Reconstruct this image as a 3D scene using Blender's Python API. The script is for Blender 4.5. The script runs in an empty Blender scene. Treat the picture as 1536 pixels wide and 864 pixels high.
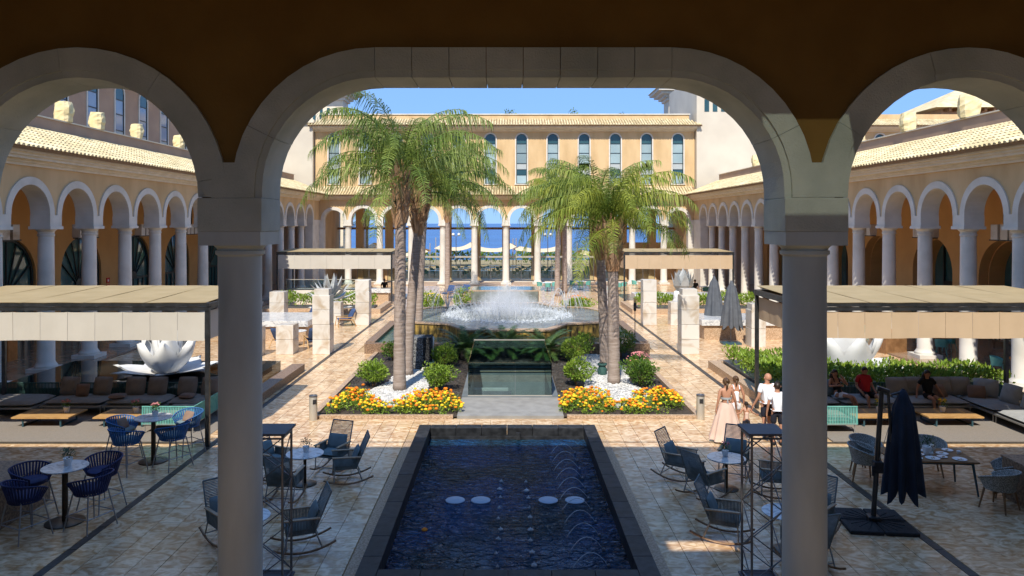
import bpy, math, random
from math import sin, cos, pi, radians as R, sqrt, atan2
from mathutils import Vector, Matrix
random.seed(7)
S = bpy.context.scene
COL = S.collection
# ------------------------------------------------------------------ camera
cam = bpy.data.cameras.new('camera'); camo = bpy.data.objects.new('camera', cam); COL.objects.link(camo)
camo.location = (0, 0, 5.9); camo.rotation_euler = (R(90), 0, 0)
cam.lens = 26.02; cam.sensor_width = 36
cam.shift_x = 0.0059; cam.shift_y = -0.0632
cam.clip_start = .1; cam.clip_end = 60000
S.camera = camo
# ------------------------------------------------------------------ sky, sun, exposure
SUN = Vector((.13, .64, -.745)).normalized()          # direction the light travels
W = bpy.data.worlds.new('World'); S.world = W; W.use_nodes = True
nt = W.node_tree; bg = nt.nodes['Background']
sky = nt.nodes.new('ShaderNodeTexSky'); sky.sky_type = 'NISHITA'; sky.sun_disc = False
sky.sun_elevation = math.asin(-SUN.z); sky.sun_rotation = atan2(-SUN.x, -SUN.y)
sky.altitude = 30; sky.air_density = 1.0; sky.dust_density = 0; sky.ozone_density = 3.0
gm = nt.nodes.new('ShaderNodeGamma'); gm.inputs[1].default_value = .25            # even grade of the whole sky: deeper, flatter blue
tn = nt.nodes.new('ShaderNodeMix'); tn.data_type = 'RGBA'; tn.blend_type = 'MULTIPLY'; tn.inputs[0].default_value = 1; tn.inputs[7].default_value = (.37, .64, 1.14, 1)
nt.links.new(sky.outputs[0], gm.inputs[0]); nt.links.new(gm.outputs[0], tn.inputs[6]); nt.links.new(tn.outputs[2], bg.inputs[0]); bg.inputs[1].default_value = .15
sl = bpy.data.lights.new('sun', 'SUN'); sl.energy = 1.52; sl.angle = R(.55); sl.color = (1, .94, .83)
so = bpy.data.objects.new('sun', sl); COL.objects.link(so); so.rotation_euler = SUN.to_track_quat('-Z', 'Y').to_euler()
S.view_settings.view_transform = 'Standard'; S.view_settings.look = 'None'
S.view_settings.exposure = 2.02; S.view_settings.gamma = 1
S.cycles.use_denoising = True; S.cycles.max_bounces = 9; S.cycles.diffuse_bounces = 5
S.cycles.transparent_max_bounces = 12; S.cycles.caustics_reflective = False; S.cycles.caustics_refractive = False
S.cycles.sample_clamp_indirect = 8; S.cycles.volume_bounces = 3

# ------------------------------------------------------------------ materials
def lin(r, g, b):
    f = lambda c: (c/255/12.92) if c <= 10 else ((c/255+.055)/1.055)**2.4
    return (f(r), f(g), f(b))
MATS = {}
def mat(name, c, c2=None, rough=.7, ns=4., bump=0., bs=None, metal=0., spec=.5, lo=.35, hi=.65, det=4, stretch=None,
        coord='Object', island=0., transl=0., alpha=1., trans=0., ior=1.45, dist=0., objrand=0.):
    m = bpy.data.materials.new(name); m.use_nodes = True; MATS[name] = m
    n = m.node_tree.nodes; L = m.node_tree.links; p = n['Principled BSDF']
    p.inputs['Roughness'].default_value = rough; p.inputs['Metallic'].default_value = metal
    p.inputs['Specular IOR Level'].default_value = spec; p.inputs['IOR'].default_value = ior
    p.inputs['Base Color'].default_value = (*c, 1); p.inputs['Alpha'].default_value = alpha
    p.inputs['Transmission Weight'].default_value = trans
    if c2 is None and not bump and not island and not transl: return m
    if coord == 'World': g = n.new('ShaderNodeNewGeometry'); src = g.outputs['Position']
    else: g = n.new('ShaderNodeTexCoord'); src = g.outputs['Object']
    if stretch:
        mp = n.new('ShaderNodeMapping'); mp.inputs['Scale'].default_value = stretch; L.new(src, mp.inputs[0]); src = mp.outputs[0]
    col = None
    if c2 is not None:
        t = n.new('ShaderNodeTexNoise'); t.inputs['Scale'].default_value = ns; t.inputs['Detail'].default_value = det
        t.inputs['Distortion'].default_value = dist
        L.new(src, t.inputs['Vector'])
        r = n.new('ShaderNodeValToRGB'); r.color_ramp.elements[0].position = lo; r.color_ramp.elements[1].position = hi
        r.color_ramp.elements[0].color = (*c, 1); r.color_ramp.elements[1].color = (*c2, 1)
        L.new(t.outputs[0], r.inputs[0]); col = r.outputs[0]
    if island or objrand:
        v = None
        if island:
            gi = n.new('ShaderNodeNewGeometry'); v = gi.outputs['Random Per Island']
        if objrand:
            oi = n.new('ShaderNodeObjectInfo')
            if v is None: v = oi.outputs['Random']
            else:
                ad = n.new('ShaderNodeMath'); ad.operation = 'ADD'; L.new(v, ad.inputs[0]); L.new(oi.outputs['Random'], ad.inputs[1])
                fr = n.new('ShaderNodeMath'); fr.operation = 'FRACT'; L.new(ad.outputs[0], fr.inputs[0]); v = fr.outputs[0]
        mr = n.new('ShaderNodeMapRange'); k = island or objrand
        mr.inputs['To Min'].default_value = 1-k; mr.inputs['To Max'].default_value = 1+k; L.new(v, mr.inputs[0])
        mx = n.new('ShaderNodeMix'); mx.data_type = 'RGBA'; mx.blend_type = 'MULTIPLY'; mx.inputs[0].default_value = 1
        if col is not None: L.new(col, mx.inputs[6])
        else: mx.inputs[6].default_value = (*c, 1)
        L.new(mr.outputs[0], mx.inputs[7]); col = mx.outputs[2]
    if col is not None: L.new(col, p.inputs['Base Color'])
    if bump:
        t2 = n.new('ShaderNodeTexNoise'); t2.inputs['Scale'].default_value = bs or ns*6; t2.inputs['Detail'].default_value = 5
        L.new(src, t2.inputs['Vector'])
        b = n.new('ShaderNodeBump'); b.inputs['Strength'].default_value = bump; b.inputs['Distance'].default_value = .02
        L.new(t2.outputs[0], b.inputs['Height']); L.new(b.outputs[0], p.inputs['Normal'])
    if transl:
        tr = n.new('ShaderNodeBsdfTranslucent'); ms = n.new('ShaderNodeMixShader'); ms.inputs[0].default_value = transl
        if col is not None: L.new(col, tr.inputs[0])
        else: tr.inputs[0].default_value = (*c, 1)
        L.new(p.outputs[0], ms.inputs[1]); L.new(tr.outputs[0], ms.inputs[2]); L.new(ms.outputs[0], n['Material Output'].inputs[0])
    return m
mat('plaster', (.50, .335, .165), (.62, .435, .235), .9, .9, .25, 40, coord='World', lo=.3, hi=.6, det=8, stretch=(1, 1, .35))
mat('plaster_inner', (.60, .34, .13), (.66, .38, .15), .9, .8, .2, 40, coord='World')
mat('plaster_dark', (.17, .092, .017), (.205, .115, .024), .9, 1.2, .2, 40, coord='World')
mat('plaster_pink', (.36, .24, .17), (.43, .29, .20), .9, .7, .2, 40, coord='World')
mat('white_paint', (.54, .505, .44), (.64, .605, .54), .75, 1.4, .15, 30, coord='World', lo=.3, hi=.58, det=8)
mat('cream_wall', (.54, .48, .39), (.60, .54, .44), .9, .5, .1, 20, coord='World')
mat('stone_grey', (.36, .395, .345), (.53, .56, .49), .85, 1.1, .5, 38, coord='World', lo=.28, hi=.6, det=9)
mat('column_grey', (.42, .455, .435), (.54, .58, .55), .55, 1.6, .1, 60, coord='World', lo=.3, hi=.62, det=8, stretch=(1, 1, .35))
mat('cornice', (.64, .56, .43), (.72, .64, .51), .8, 2, .1, coord='World')
mat('roof_tile', (.54, .43, .23), (.68, .58, .36), .85, 1.3, .2, 30, island=.2, coord='World')
mat('roof_deck', (.25, .16, .09), rough=.95)
mat('tile', (.47, .265, .12), (.80, .61, .40), .2, spec=.7, ns=3.0, bump=.12, bs=30, coord='World', island=.12, objrand=.12, lo=.38, hi=.64, det=10, dist=1.8, stretch=(1, 1.5, 1))
mat('grout', (.38, .25, .13), (.50, .35, .20), .9, 8, coord='World')
mat('granite', (.14, .085, .055), (.30, .20, .13), .45, 18, .25, 40, coord='World', lo=.42, hi=.6, det=8)
mat('granite_light', (.34, .22, .13), (.56, .41, .28), .5, 26, .25, 50, coord='World', lo=.42, hi=.62, det=8)
mat('wing_floor', (.24, .155, .10), (.36, .26, .18), .14, 1.6, coord='World', det=6)
mat('black_stone', (.012, .013, .015), (.032, .034, .038), .5, 6, spec=.3, bump=.12, bs=30, coord='World', objrand=.3)
mat('black_gloss', (.012, .014, .013), (.03, .033, .03), .06, 3, coord='World')
mat('drain', (.035, .03, .026), (.07, .06, .05), .5, 12, coord='World')
mat('slab', (.24, .23, .215), (.30, .29, .27), .8, 3, .2, 30, coord='World')
mat('soil', (.035, .026, .02), (.085, .062, .047), .95, 14, 1., 60, coord='World')
mat('dark_gravel', (.03, .028, .026), (.075, .07, .066), .95, 2, island=.5, coord='World')
mat('white_pebble', (.46, .45, .43), (.60, .585, .56), .7, 3, island=.14)
mat('marble', (.62, .585, .53), (.40, .30, .19), .28, 1.1, .05, 20, coord='World', lo=.48, hi=.74, det=8, dist=1.5, objrand=.06)
mat('marble_grey', (.64, .64, .63), (.26, .27, .29), .16, 5.5, coord='World', lo=.46, hi=.70, det=8, dist=1.4)
mat('lava', (.012, .012, .013), (.16, .16, .16), .9, 30, 1., 30, lo=.5, hi=.8)
mat('lava_light', (.05, .05, .05), (.40, .40, .39), .9, 28, 1., 30, lo=.42, hi=.7)
mat('canvas_cream', (.50, .39, .215), (.55, .435, .25), .9, 1.5, .1, 4, coord='World', transl=.35)
mat('canvas_white', (.58, .53, .45), (.61, .56, .48), .9, 1.5, .1, 5, coord='World', transl=.15)
mat('canvas_tan', (.56, .41, .26), (.59, .435, .28), .9, 1.5, .1, 5, coord='World', transl=.15)
mat('alu_dark', (.045, .047, .05), (.075, .077, .08), .35, 5, metal=.6)
mat('steel', (.60, .56, .48), rough=.35, metal=.55); mat('well_wall', (.13, .15, .165), (.17, .19, .205), .6, 2, coord='World')
mat('steel_dark', (.16, .16, .17), (.22, .22, .235), .42, 6, metal=.7)
mat('plate_dark', (.075, .072, .085), (.10, .096, .11), .55, 3)
mat('frame_dark', (.018, .03, .032), rough=.4)
mat('glass_dark', (.03, .10, .105), (.08, .17, .17), .04, .6, coord='World', spec=.9)
mat('window_glass', (.25, .33, .345), (.32, .41, .42), .06, .5, coord='World', spec=.8, objrand=.3)
mat('window_dark', (.02, .06, .07), (.04, .1, .11), .05, .5, coord='World', spec=.8)
mat('blind', (.40, .43, .43), rough=.8)
mat('window_sky_tint', (.24, .31, .42), (.29, .36, .47), .08, .4, coord='World', spec=.8)  # pane colour carries the blue of the reflected sky
mat('niche_dark', (.012, .013, .012), rough=.5)
mat('cover_cloth', (.66, .53, .27), (.76, .64, .38), .85, 3, .9, 5)
mat('rope_teal', (.10, .34, .30), (.16, .42, .37), .8, 9)
mat('rope_green', (.025, .075, .065), (.04, .10, .085), .8, 9)
mat('rope_navy', (.010, .014, .065), (.018, .026, .10), .75, 9)
mat('rope_blue', (.02, .09, .24), (.035, .13, .31), .75, 9)
mat('rope_slate', (.12, .15, .155), (.18, .21, .215), .8, 9)
mat('cushion_slate', (.13, .185, .20), (.17, .225, .24), .9, 5, .2, 60)
mat('cushion_grey', (.25, .23, .20), (.30, .275, .24), .92, 5, .3, 70)
mat('cushion_light', (.30, .31, .31), (.36, .37, .37), .92, 5, .3, 70)
mat('cushion_taupe', (.21, .175, .145), (.26, .22, .185), .92, 4, .35, 60)
mat('cushion_rust', (.20, .13, .095), (.25, .165, .12), .92, 4, .35, 60)
mat('cushion_blue', (.03, .06, .15), (.05, .09, .20), .92, 4, .3, 60)
mat('wood', (.36, .20, .07), (.52, .31, .12), .5, 5, .1, 20, stretch=(1, 9, 1))
mat('wood_brown', (.17, .085, .035), (.27, .145, .065), .5, 5, stretch=(1, 6, 1))
mat('wood_pale', (.34, .24, .15), (.44, .32, .21), .55, 5, stretch=(1, 6, 1))
mat('wood_orange', (.45, .15, .03), (.55, .20, .05), .45, 5, stretch=(5, 1, 1))
mat('metal_leg', (.34, .33, .33), rough=.45, metal=.5)
mat('metal_pale', (.33, .32, .30), rough=.45, metal=.4)
mat('metal_teal', (.03, .075, .095), rough=.5)
mat('bronze', (.05, .035, .022), (.075, .055, .035), .35, 6, metal=.5)
mat('umbrella_navy', (.010, .017, .032), (.018, .028, .05), .85, 3, .3, 8)
mat('umbrella_grey', (.075, .082, .095), (.105, .115, .13), .85, 3, .3, 8)
mat('rubber', (.013, .013, .015), (.026, .026, .028), .8, 20, .4, 60)
mat('rug', (.20, .175, .15), (.25, .22, .19), .97, 40, .4, 120, coord='World')
mat('woven', (.10, .10, .092), (.46, .45, .41), .8, 95, .5, 95, lo=.44, hi=.56, det=1)
mat('white_gloss', (.62, .62, .61), (.68, .68, .67), .4, 2); mat('pool_lamp', (.33, .40, .50), rough=.5)
mat('silver_leaf', (.30, .31, .31), (.42, .43, .42), .4, 3)
mat('china', (.80, .80, .79), rough=.2)
mat('trunk', (.27, .205, .165), (.41, .33, .28), .95, 3, .8, 14, stretch=(1, 1, 7))
mat('boot', (.34, .185, .09), (.50, .32, .19), .95, 5, .5, 20, island=.3, stretch=(1, 1, .4))
mat('palm_leaf', (.11, .18, .03), (.27, .33, .06), .55, .9, island=.32, transl=.32, coord='World')
mat('palm_leaf_gold', (.15, .22, .025), (.37, .40, .055), .55, .9, island=.3, transl=.34, coord='World')
mat('palm_stem', (.17, .21, .04), rough=.6)
mat('leaf', (.055, .13, .014), (.16, .25, .03), .5, 2, island=.4, transl=.28)
mat('leaf_yellow', (.15, .26, .025), (.30, .40, .05), .5, 2, island=.35, transl=.28)
mat('leaf_dark', (.02, .055, .012), (.05, .10, .02), .4, 2, island=.4, transl=.2)
mat('leaf_cycad', (.04, .085, .02), (.10, .17, .04), .4, 2, island=.4, transl=.2)
mat('petal_orange', (.80, .19, .008), (.86, .30, .012), .7, 3, island=.2, transl=.15)
mat('petal_yellow', (.86, .56, .015), (.88, .66, .03), .7, 3, island=.15, transl=.15)
mat('petal_pink', (.55, .20, .20), rough=.7, island=.3)
mat('teal_water', (.02, .075, .07), (.05, .14, .13), .05, 5, .5, 9, coord='World')
mat('skin', (.42, .20, .12), (.46, .23, .14), .55, 6)
mat('hair_dark', (.012, .008, .006), (.035, .02, .012), .5, 30, stretch=(1, 1, .2))
mat('hair_brown', (.05, .025, .012), (.12, .065, .03), .5, 30, stretch=(1, 1, .2))
mat('cloth_blush', (.60, .42, .33), (.66, .48, .39), .9, 3, .2, 10)
mat('cloth_white', (.78, .79, .82), (.82, .83, .86), .9, 3, .2, 14)
mat('cloth_navy', (.012, .013, .024), rough=.9)
mat('cloth_black', (.008, .008, .009), rough=.9)
mat('cloth_red', (.40, .012, .018), (.48, .02, .025), .9, 4)
mat('sign_red', (.6, .02, .02), rough=.5)
mat('hill', (.11, .11, .06), (.22, .18, .11), .95, 30, coord='World')
mat('sail', (.70, .58, .40), (.76, .65, .47), .9, 2, transl=.15, coord='World')

def wmat(name, c, c2, sc, strength, rough, aniso=(1, 1, 1), dist=.05):
    m = mat(name, c, rough=rough, spec=.5, ior=1.6 if name == 'pool_water' else 1.33)
    n = m.node_tree.nodes; L = m.node_tree.links; p = n['Principled BSDF']
    g = n.new('ShaderNodeNewGeometry'); mp = n.new('ShaderNodeMapping'); mp.inputs['Scale'].default_value = aniso
    L.new(g.outputs['Position'], mp.inputs[0])
    t = n.new('ShaderNodeTexNoise'); t.inputs['Scale'].default_value = sc; t.inputs['Detail'].default_value = 3; t.inputs['Distortion'].default_value = .8
    L.new(mp.outputs[0], t.inputs[0])
    b = n.new('ShaderNodeBump'); b.inputs['Strength'].default_value = strength; b.inputs['Distance'].default_value = dist
    L.new(t.outputs[0], b.inputs['Height']); L.new(b.outputs[0], p.inputs['Normal'])
    t2 = n.new('ShaderNodeTexNoise'); t2.inputs['Scale'].default_value = sc*.12; L.new(g.outputs['Position'], t2.inputs[0])
    r = n.new('ShaderNodeValToRGB'); r.color_ramp.elements[0].color = (*c, 1); r.color_ramp.elements[1].color = (*c2, 1)
    r.color_ramp.elements[0].position = .4; r.color_ramp.elements[1].position = .62
    L.new(t2.outputs[0], r.inputs[0]); L.new(r.outputs[0], p.inputs['Base Color'])
    return m
wmat('pool_water', (.011, .060, .165), (.011, .038, .058), 4.5, 1., .03, (1, 1.6, 1), .6)  # blue put into the base colour in place of strong sky reflection
wmat('sea_water', (.006, .055, .20), (.012, .085, .27), .05, .25, .25, (.35, 1, 1), 1.)
wmat('fountain_water', (.10, .115, .105), (.20, .22, .20), 9, .6, .06, (1, 1, 1), .06)
wmat('basin_water', (.010, .012, .011), (.016, .018, .016), 3, .06, .02, (1, 1, 1), .02)
def glass(name, tint, a, rough=.02):
    m = bpy.data.materials.new(name); m.use_nodes = True; MATS[name] = m
    n = m.node_tree.nodes; L = m.node_tree.links; n.remove(n['Principled BSDF'])
    t = n.new('ShaderNodeBsdfTransparent'); t.inputs[0].default_value = (*tint, 1)
    g = n.new('ShaderNodeBsdfGlossy'); g.inputs['Roughness'].default_value = rough; g.inputs[0].default_value = (.9, .97, .95, 1)
    f = n.new('ShaderNodeLayerWeight'); f.inputs[0].default_value = a
    x = n.new('ShaderNodeMixShader'); L.new(f.outputs['Fresnel'], x.inputs[0]); L.new(t.outputs[0], x.inputs[1]); L.new(g.outputs[0], x.inputs[2])
    L.new(x.outputs[0], n['Material Output'].inputs[0]); return m
glass('glass_teal', (.66, .80, .79), .42); glass('glass_clear', (.86, .93, .92), .35); glass('glass_dimming', (.42, .44, .42), .3)
def wjet():
    m = bpy.data.materials.new('water_spray'); m.use_nodes = True; MATS['water_spray'] = m
    n = m.node_tree.nodes; L = m.node_tree.links; p = n['Principled BSDF']
    p.inputs['Base Color'].default_value = (.70, .73, .76, 1); p.inputs['Roughness'].default_value = .15
    t = n.new('ShaderNodeBsdfTransparent'); x = n.new('ShaderNodeMixShader'); x.inputs[0].default_value = .6
    L.new(t.outputs[0], x.inputs[1]); L.new(p.outputs[0], x.inputs[2]); L.new(x.outputs[0], n['Material Output'].inputs[0])
wjet()
def mistmat():
    m = bpy.data.materials.new('mist'); m.use_nodes = True; MATS['mist'] = m
    n = m.node_tree.nodes; L = m.node_tree.links; n.remove(n['Principled BSDF'])
    v = n.new('ShaderNodeVolumePrincipled'); v.inputs['Color'].default_value = (.96, .97, 1, 1)
    tc = n.new('ShaderNodeTexCoord'); t = n.new('ShaderNodeTexNoise'); t.inputs['Scale'].default_value = 2.2; t.inputs['Detail'].default_value = 4
    L.new(tc.outputs['Object'], t.inputs[0])
    mr = n.new('ShaderNodeMapRange'); mr.inputs['From Min'].default_value = .38; mr.inputs['From Max'].default_value = .7
    mr.inputs['To Min'].default_value = .25; mr.inputs['To Max'].default_value = 1.9
    L.new(t.outputs[0], mr.inputs[0])
    sx = n.new('ShaderNodeSeparateXYZ'); L.new(tc.outputs['Object'], sx.inputs[0])
    def mth(op, a, b=None):
        q = n.new('ShaderNodeMath'); q.operation = op
        for i, z in enumerate((a, b)):
            if z is None: continue
            if hasattr(z, 'links') or hasattr(z, 'is_linked'): L.new(z, q.inputs[i])
            else: q.inputs[i].default_value = z
        return q.outputs[0]
    r2 = mth('ADD', mth('MULTIPLY', sx.outputs[0], sx.outputs[0]), mth('MULTIPLY', sx.outputs[1], sx.outputs[1]))
    zz = mth('SUBTRACT', sx.outputs[2], 1.1); z2 = mth('MULTIPLY', zz, mth('MULTIPLY', zz, .36))       # soft dome: 1 - r2/4.2 - z2/2.8
    fo = mth('MAXIMUM', mth('SUBTRACT', 1.0, mth('ADD', mth('MULTIPLY', r2, .24), z2)), 0.0)
    L.new(mth('MULTIPLY', mr.outputs[0], mth('POWER', fo, 1.4)), v.inputs['Density']); L.new(v.outputs[0], n['Material Output'].inputs['Volume'])
mistmat()

# ------------------------------------------------------------------ mesh helpers
class MB:
    def __init__(s): s.v = []; s.f = []
    def add(s, vs, fs):
        o = len(s.v); s.v += [tuple(p) for p in vs]; s.f += [tuple(o+i for i in f) for f in fs]; return s
    def quad(s, a, b, c, d): return s.add([a, b, c, d], [(0, 1, 2, 3)])
    def box(s, x0, x1, y0, y1, z0, z1):
        return s.add([(x0,y0,z0),(x1,y0,z0),(x1,y1,z0),(x0,y1,z0),(x0,y0,z1),(x1,y0,z1),(x1,y1,z1),(x0,y1,z1)],
                     [(0,3,2,1),(4,5,6,7),(0,1,5,4),(1,2,6,5),(2,3,7,6),(3,0,4,7)])
    def cbox(s, c, sz, M=None):
        x, y, z = [k/2 for k in sz]
        vs = [Vector(p) for p in [(-x,-y,-z),(x,-y,-z),(x,y,-z),(-x,y,-z),(-x,-y,z),(x,-y,z),(x,y,z),(-x,y,z)]]
        if M is not None: vs = [M @ p for p in vs]
        c = Vector(c)
        return s.add([p+c for p in vs], [(0,3,2,1),(4,5,6,7),(0,1,5,4),(1,2,6,5),(2,3,7,6),(3,0,4,7)])
    def path(s, pts, r, n=6, cap=True, flat=None):
        pts = [Vector(p) for p in pts]; N = len(pts)
        if not hasattr(r, '__len__'): r = [r]*N
        vs = []; fs = []; prev = None
        for i, p in enumerate(pts):
            d = (pts[min(i+1, N-1)] - pts[max(i-1, 0)])
            if d.length < 1e-9: d = Vector((0, 0, 1))
            d.normalize()
            if prev is None:
                a = Vector((0, 0, 1)) if abs(d.z) < .9 else Vector((1, 0, 0))
                u = d.cross(a).normalized()
            else:
                u = (prev - d*prev.dot(d))
                u = u.normalized() if u.length > 1e-6 else d.orthogonal().normalized()
            prev = u; w = d.cross(u)
            for k in range(n):
                t = 2*pi*k/n; vs.append(p + (u*cos(t) + w*sin(t)*(flat or 1))*r[i])
        for i in range(N-1):
            for k in range(n):
                a = i*n+k; b = i*n+(k+1) % n; fs.append((a, b, b+n, a+n))
        if cap: fs.append(tuple(range(n))[::-1]); fs.append(tuple(range((N-1)*n, N*n)))
        return s.add(vs, fs)
    def tube(s, p, q, r, r2=None, n=6): return s.path([p, q], [r, r if r2 is None else r2], n)
    def lathe(s, prof, n=16, c=(0, 0, 0), cap=True, sx=1, sy=1):
        vs = []; fs = []; N = len(prof)
        for r, z in prof:
            for k in range(n): vs.append((c[0]+r*cos(2*pi*k/n)*sx, c[1]+r*sin(2*pi*k/n)*sy, c[2]+z))
        for i in range(N-1):
            for k in range(n):
                a = i*n+k; b = i*n+(k+1) % n; fs.append((a, b, b+n, a+n))
        if cap: fs.append(tuple(range(n))[::-1]); fs.append(tuple(range((N-1)*n, N*n)))
        return s.add(vs, fs)
    def prism(s, poly, z0, z1):
        n = len(poly)
        return s.add([(x, y, z0) for x, y in poly]+[(x, y, z1) for x, y in poly],
                     [tuple(range(n))[::-1], tuple(range(n, 2*n))]+[(i, (i+1) % n, n+(i+1) % n, n+i) for i in range(n)])
    def vprism(s, poly, y0, y1):       # poly in (x,z), extruded along y
        n = len(poly)
        return s.add([(x, y0, z) for x, z in poly]+[(x, y1, z) for x, z in poly],
                     [tuple(range(n)), tuple(range(n, 2*n))[::-1]]+[((i+1) % n, i, n+i, n+(i+1) % n) for i in range(n)])
    def mesh(s, name, m, smooth=None):
        me = bpy.data.meshes.new(name); me.from_pydata(s.v, [], s.f)
        if m: me.materials.append(MATS[m] if isinstance(m, str) else m)
        if smooth:
            me.polygons.foreach_set('use_smooth', [True]*len(me.polygons))
            if smooth is not True: me.set_sharp_from_angle(angle=R(smooth))
        me.update(); return me
    def build(s, name, m, parent=None, smooth=None, loc=None, rz=0, bev=0):
        return ob(name, s.mesh(name, m, smooth), parent, loc, rz, bev)
def ob(name, me, parent=None, loc=None, rz=0, bev=0):
    o = bpy.data.objects.new(name, me); COL.objects.link(o)
    if parent: o.parent = parent
    if loc is not None: o.location = loc
    if rz: o.rotation_euler = (0, 0, rz)
    if bev:
        b = o.modifiers.new('bevel', 'BEVEL'); b.width = bev; b.segments = 2; b.limit_method = 'ANGLE'
    return o
def tag(o, label, cat, group=None, kind=None):
    if label: o['label'] = label
    if cat: o['category'] = cat
    if group: o['group'] = group
    if kind: o['kind'] = kind
    return o
def thing(name, label, cat, loc=(0, 0, 0), rz=0, group=None):
    o = bpy.data.objects.new(name, None); COL.objects.link(o); o.empty_display_size = .2
    o.location = loc; o.rotation_euler = (0, 0, rz); return tag(o, label, cat, group)
def struct(o): o['kind'] = 'structure'; return o
def stuff(o): o['kind'] = 'stuff'; return o
def dup(root, loc=None, rz=None, label=None, group=None, parent=None):
    r = root.copy(); COL.objects.link(r)
    if parent is not None: r.parent = parent
    if loc is not None: r.location = loc
    if rz is not None: r.rotation_euler = (0, 0, rz)
    if label: r['label'] = label
    if group: r['group'] = group
    for ch in root.children:
        c = ch.copy(); COL.objects.link(c); c.parent = r
        for g in ch.children:
            d = g.copy(); COL.objects.link(d); d.parent = c
    return r
def arcpts(cx, cz, r, a0, a1, n): return [(cx+r*cos(a0+(a1-a0)*i/n), cz+r*sin(a0+(a1-a0)*i/n)) for i in range(n+1)]
def semi(cx, r, z0, zs, n=20): return [(cx-r, z0)] + arcpts(cx, zs, r, pi, 0, n) + [(cx+r, z0)]
def basket(xl, xr, z0, zs, r, n=10): return [(xl, z0)] + arcpts(xl+r, zs, r, pi, pi/2, n) + arcpts(xr-r, zs, r, pi/2, 0, n) + [(xr, z0)]
def wall_mesh(mb, x0, x1, z0, z1, th, opens, y0=0, reveal=True):
    """wall facing -Y between x0..x1 with openings given as polylines (left foot, over the top, right foot)"""
    x = x0
    def col(a, b, za, zb):
        if b-a > 1e-5 and zb-za > 1e-5:
            mb.quad((a, y0, za), (b, y0, za), (b, y0, zb), (a, y0, zb)); mb.quad((b, y0+th, za), (a, y0+th, za), (a, y0+th, zb), (b, y0+th, zb))
            if abs(za-z0) > 1e-4: pass
    for pl in sorted(opens, key=lambda p: p[0][0]):
        col(x, pl[0][0], z0, z1)
        if pl[0][1] > z0+1e-4:
            col(pl[0][0], pl[-1][0], z0, pl[0][1])
            mb.quad((pl[0][0], y0, pl[0][1]), (pl[-1][0], y0, pl[0][1]), (pl[-1][0], y0+th, pl[0][1]), (pl[0][0], y0+th, pl[0][1]))
        for (ax, az), (bx, bz) in zip(pl, pl[1:]):
            if bx-ax > 1e-5:
                mb.quad((ax, y0, az), (bx, y0, bz), (bx, y0, z1), (ax, y0, z1)); mb.quad((bx, y0+th, bz), (ax, y0+th, az), (ax, y0+th, z1), (bx, y0+th, z1))
            mb.quad((ax, y0, az), (ax, y0+th, az), (bx, y0+th, bz), (bx, y0, bz))
        x = pl[-1][0]
        last = pl
    col(x, x1, z0, z1)
    mb.quad((x0, y0, z1), (x1, y0, z1), (x1, y0+th, z1), (x0, y0+th, z1))
    mb.quad((x0, y0, z0), (x0, y0, z1), (x0, y0+th, z1), (x0, y0+th, z0)); mb.quad((x1, y0+th, z0), (x1, y0+th, z1), (x1, y0, z1), (x1, y0, z0))
    return mb
def ring(mb, inner, outer, ya, yb, soffit=True):
    """band between two polylines (x,z), from depth ya (front) to yb"""
    for i in range(len(inner)-1):
        a, b, c, d = inner[i], inner[i+1], outer[i+1], outer[i]
        mb.quad((a[0], ya, a[1]), (b[0], ya, b[1]), (c[0], ya, c[1]), (d[0], ya, d[1]))
        mb.quad((a[0], yb, a[1]), (d[0], yb, d[1]), (c[0], yb, c[1]), (b[0], yb, b[1]))
        mb.quad((a[0], ya, a[1]), (a[0], yb, a[1]), (b[0], yb, b[1]), (b[0], ya, b[1]))
        mb.quad((d[0], ya, d[1]), (c[0], ya, c[1]), (c[0], yb, c[1]), (d[0], yb, d[1]))
    for i in (0, -1):
        a, d = inner[i], outer[i]
        mb.quad((a[0], ya, a[1]), (d[0], ya, d[1]), (d[0], yb, d[1]), (a[0], yb, a[1]))
    return mb
# ================================================================== BUILDINGS
def tile_roof(parent, u0, u1, ve, ze, vt, zt, sp=.26, name='roof_tiles', hip0=0, hip1=0, rows=None):
    L = sqrt((vt-ve)**2+(zt-ze)**2); dv = (vt-ve)/L; dz = (zt-ze)/L; nv, nz = -dz, dv
    rows = rows or max(3, int(L/.42)); step = L/rows; mb = MB(); r = sp*.36
    n = int((u1-u0)/sp)
    for i in range(n):
        u = u0+(i+.5)*sp
        for j in range(rows):
            s0 = j*step-(.03 if j else .10); s1 = (j+1)*step+.02
            if u-u0 < hip0*s0/L or u1-u < hip1*s0/L: continue
            vs = []
            ju = random.uniform(-.012, .012)
            for s, lift in ((s0, .045+random.uniform(0, .012)), (s1, .012)):
                for k in range(5):
                    a = pi*k/4; off = r*sin(a)*.9+lift
                    vs.append((u+ju-r*cos(a), ve+dv*s+nv*off, ze+dz*s+nz*off))
            mb.add(vs, [(k, k+1, k+6, k+5) for k in range(4)]+[(0, 1, 2, 3, 4)])
    o = mb.build(name, 'roof_tile', parent, smooth=40); stuff(o)
    d = MB(); t = .12
    a = [(u0, ve, ze), (u1, ve, ze), (u1-hip1, vt, zt), (u0+hip0, vt, zt)]
    d.add([Vector(p)+Vector((0, nv*.01, nz*.01)) for p in a]+[Vector(p)-Vector((0, nv*t, nz*t)) for p in a],
          [(0, 1, 2, 3), (7, 6, 5, 4), (0, 4, 5, 1), (1, 5, 6, 2), (2, 6, 7, 3), (3, 7, 4, 0)])
    d.build('roof_deck', 'roof_deck', parent)
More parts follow.
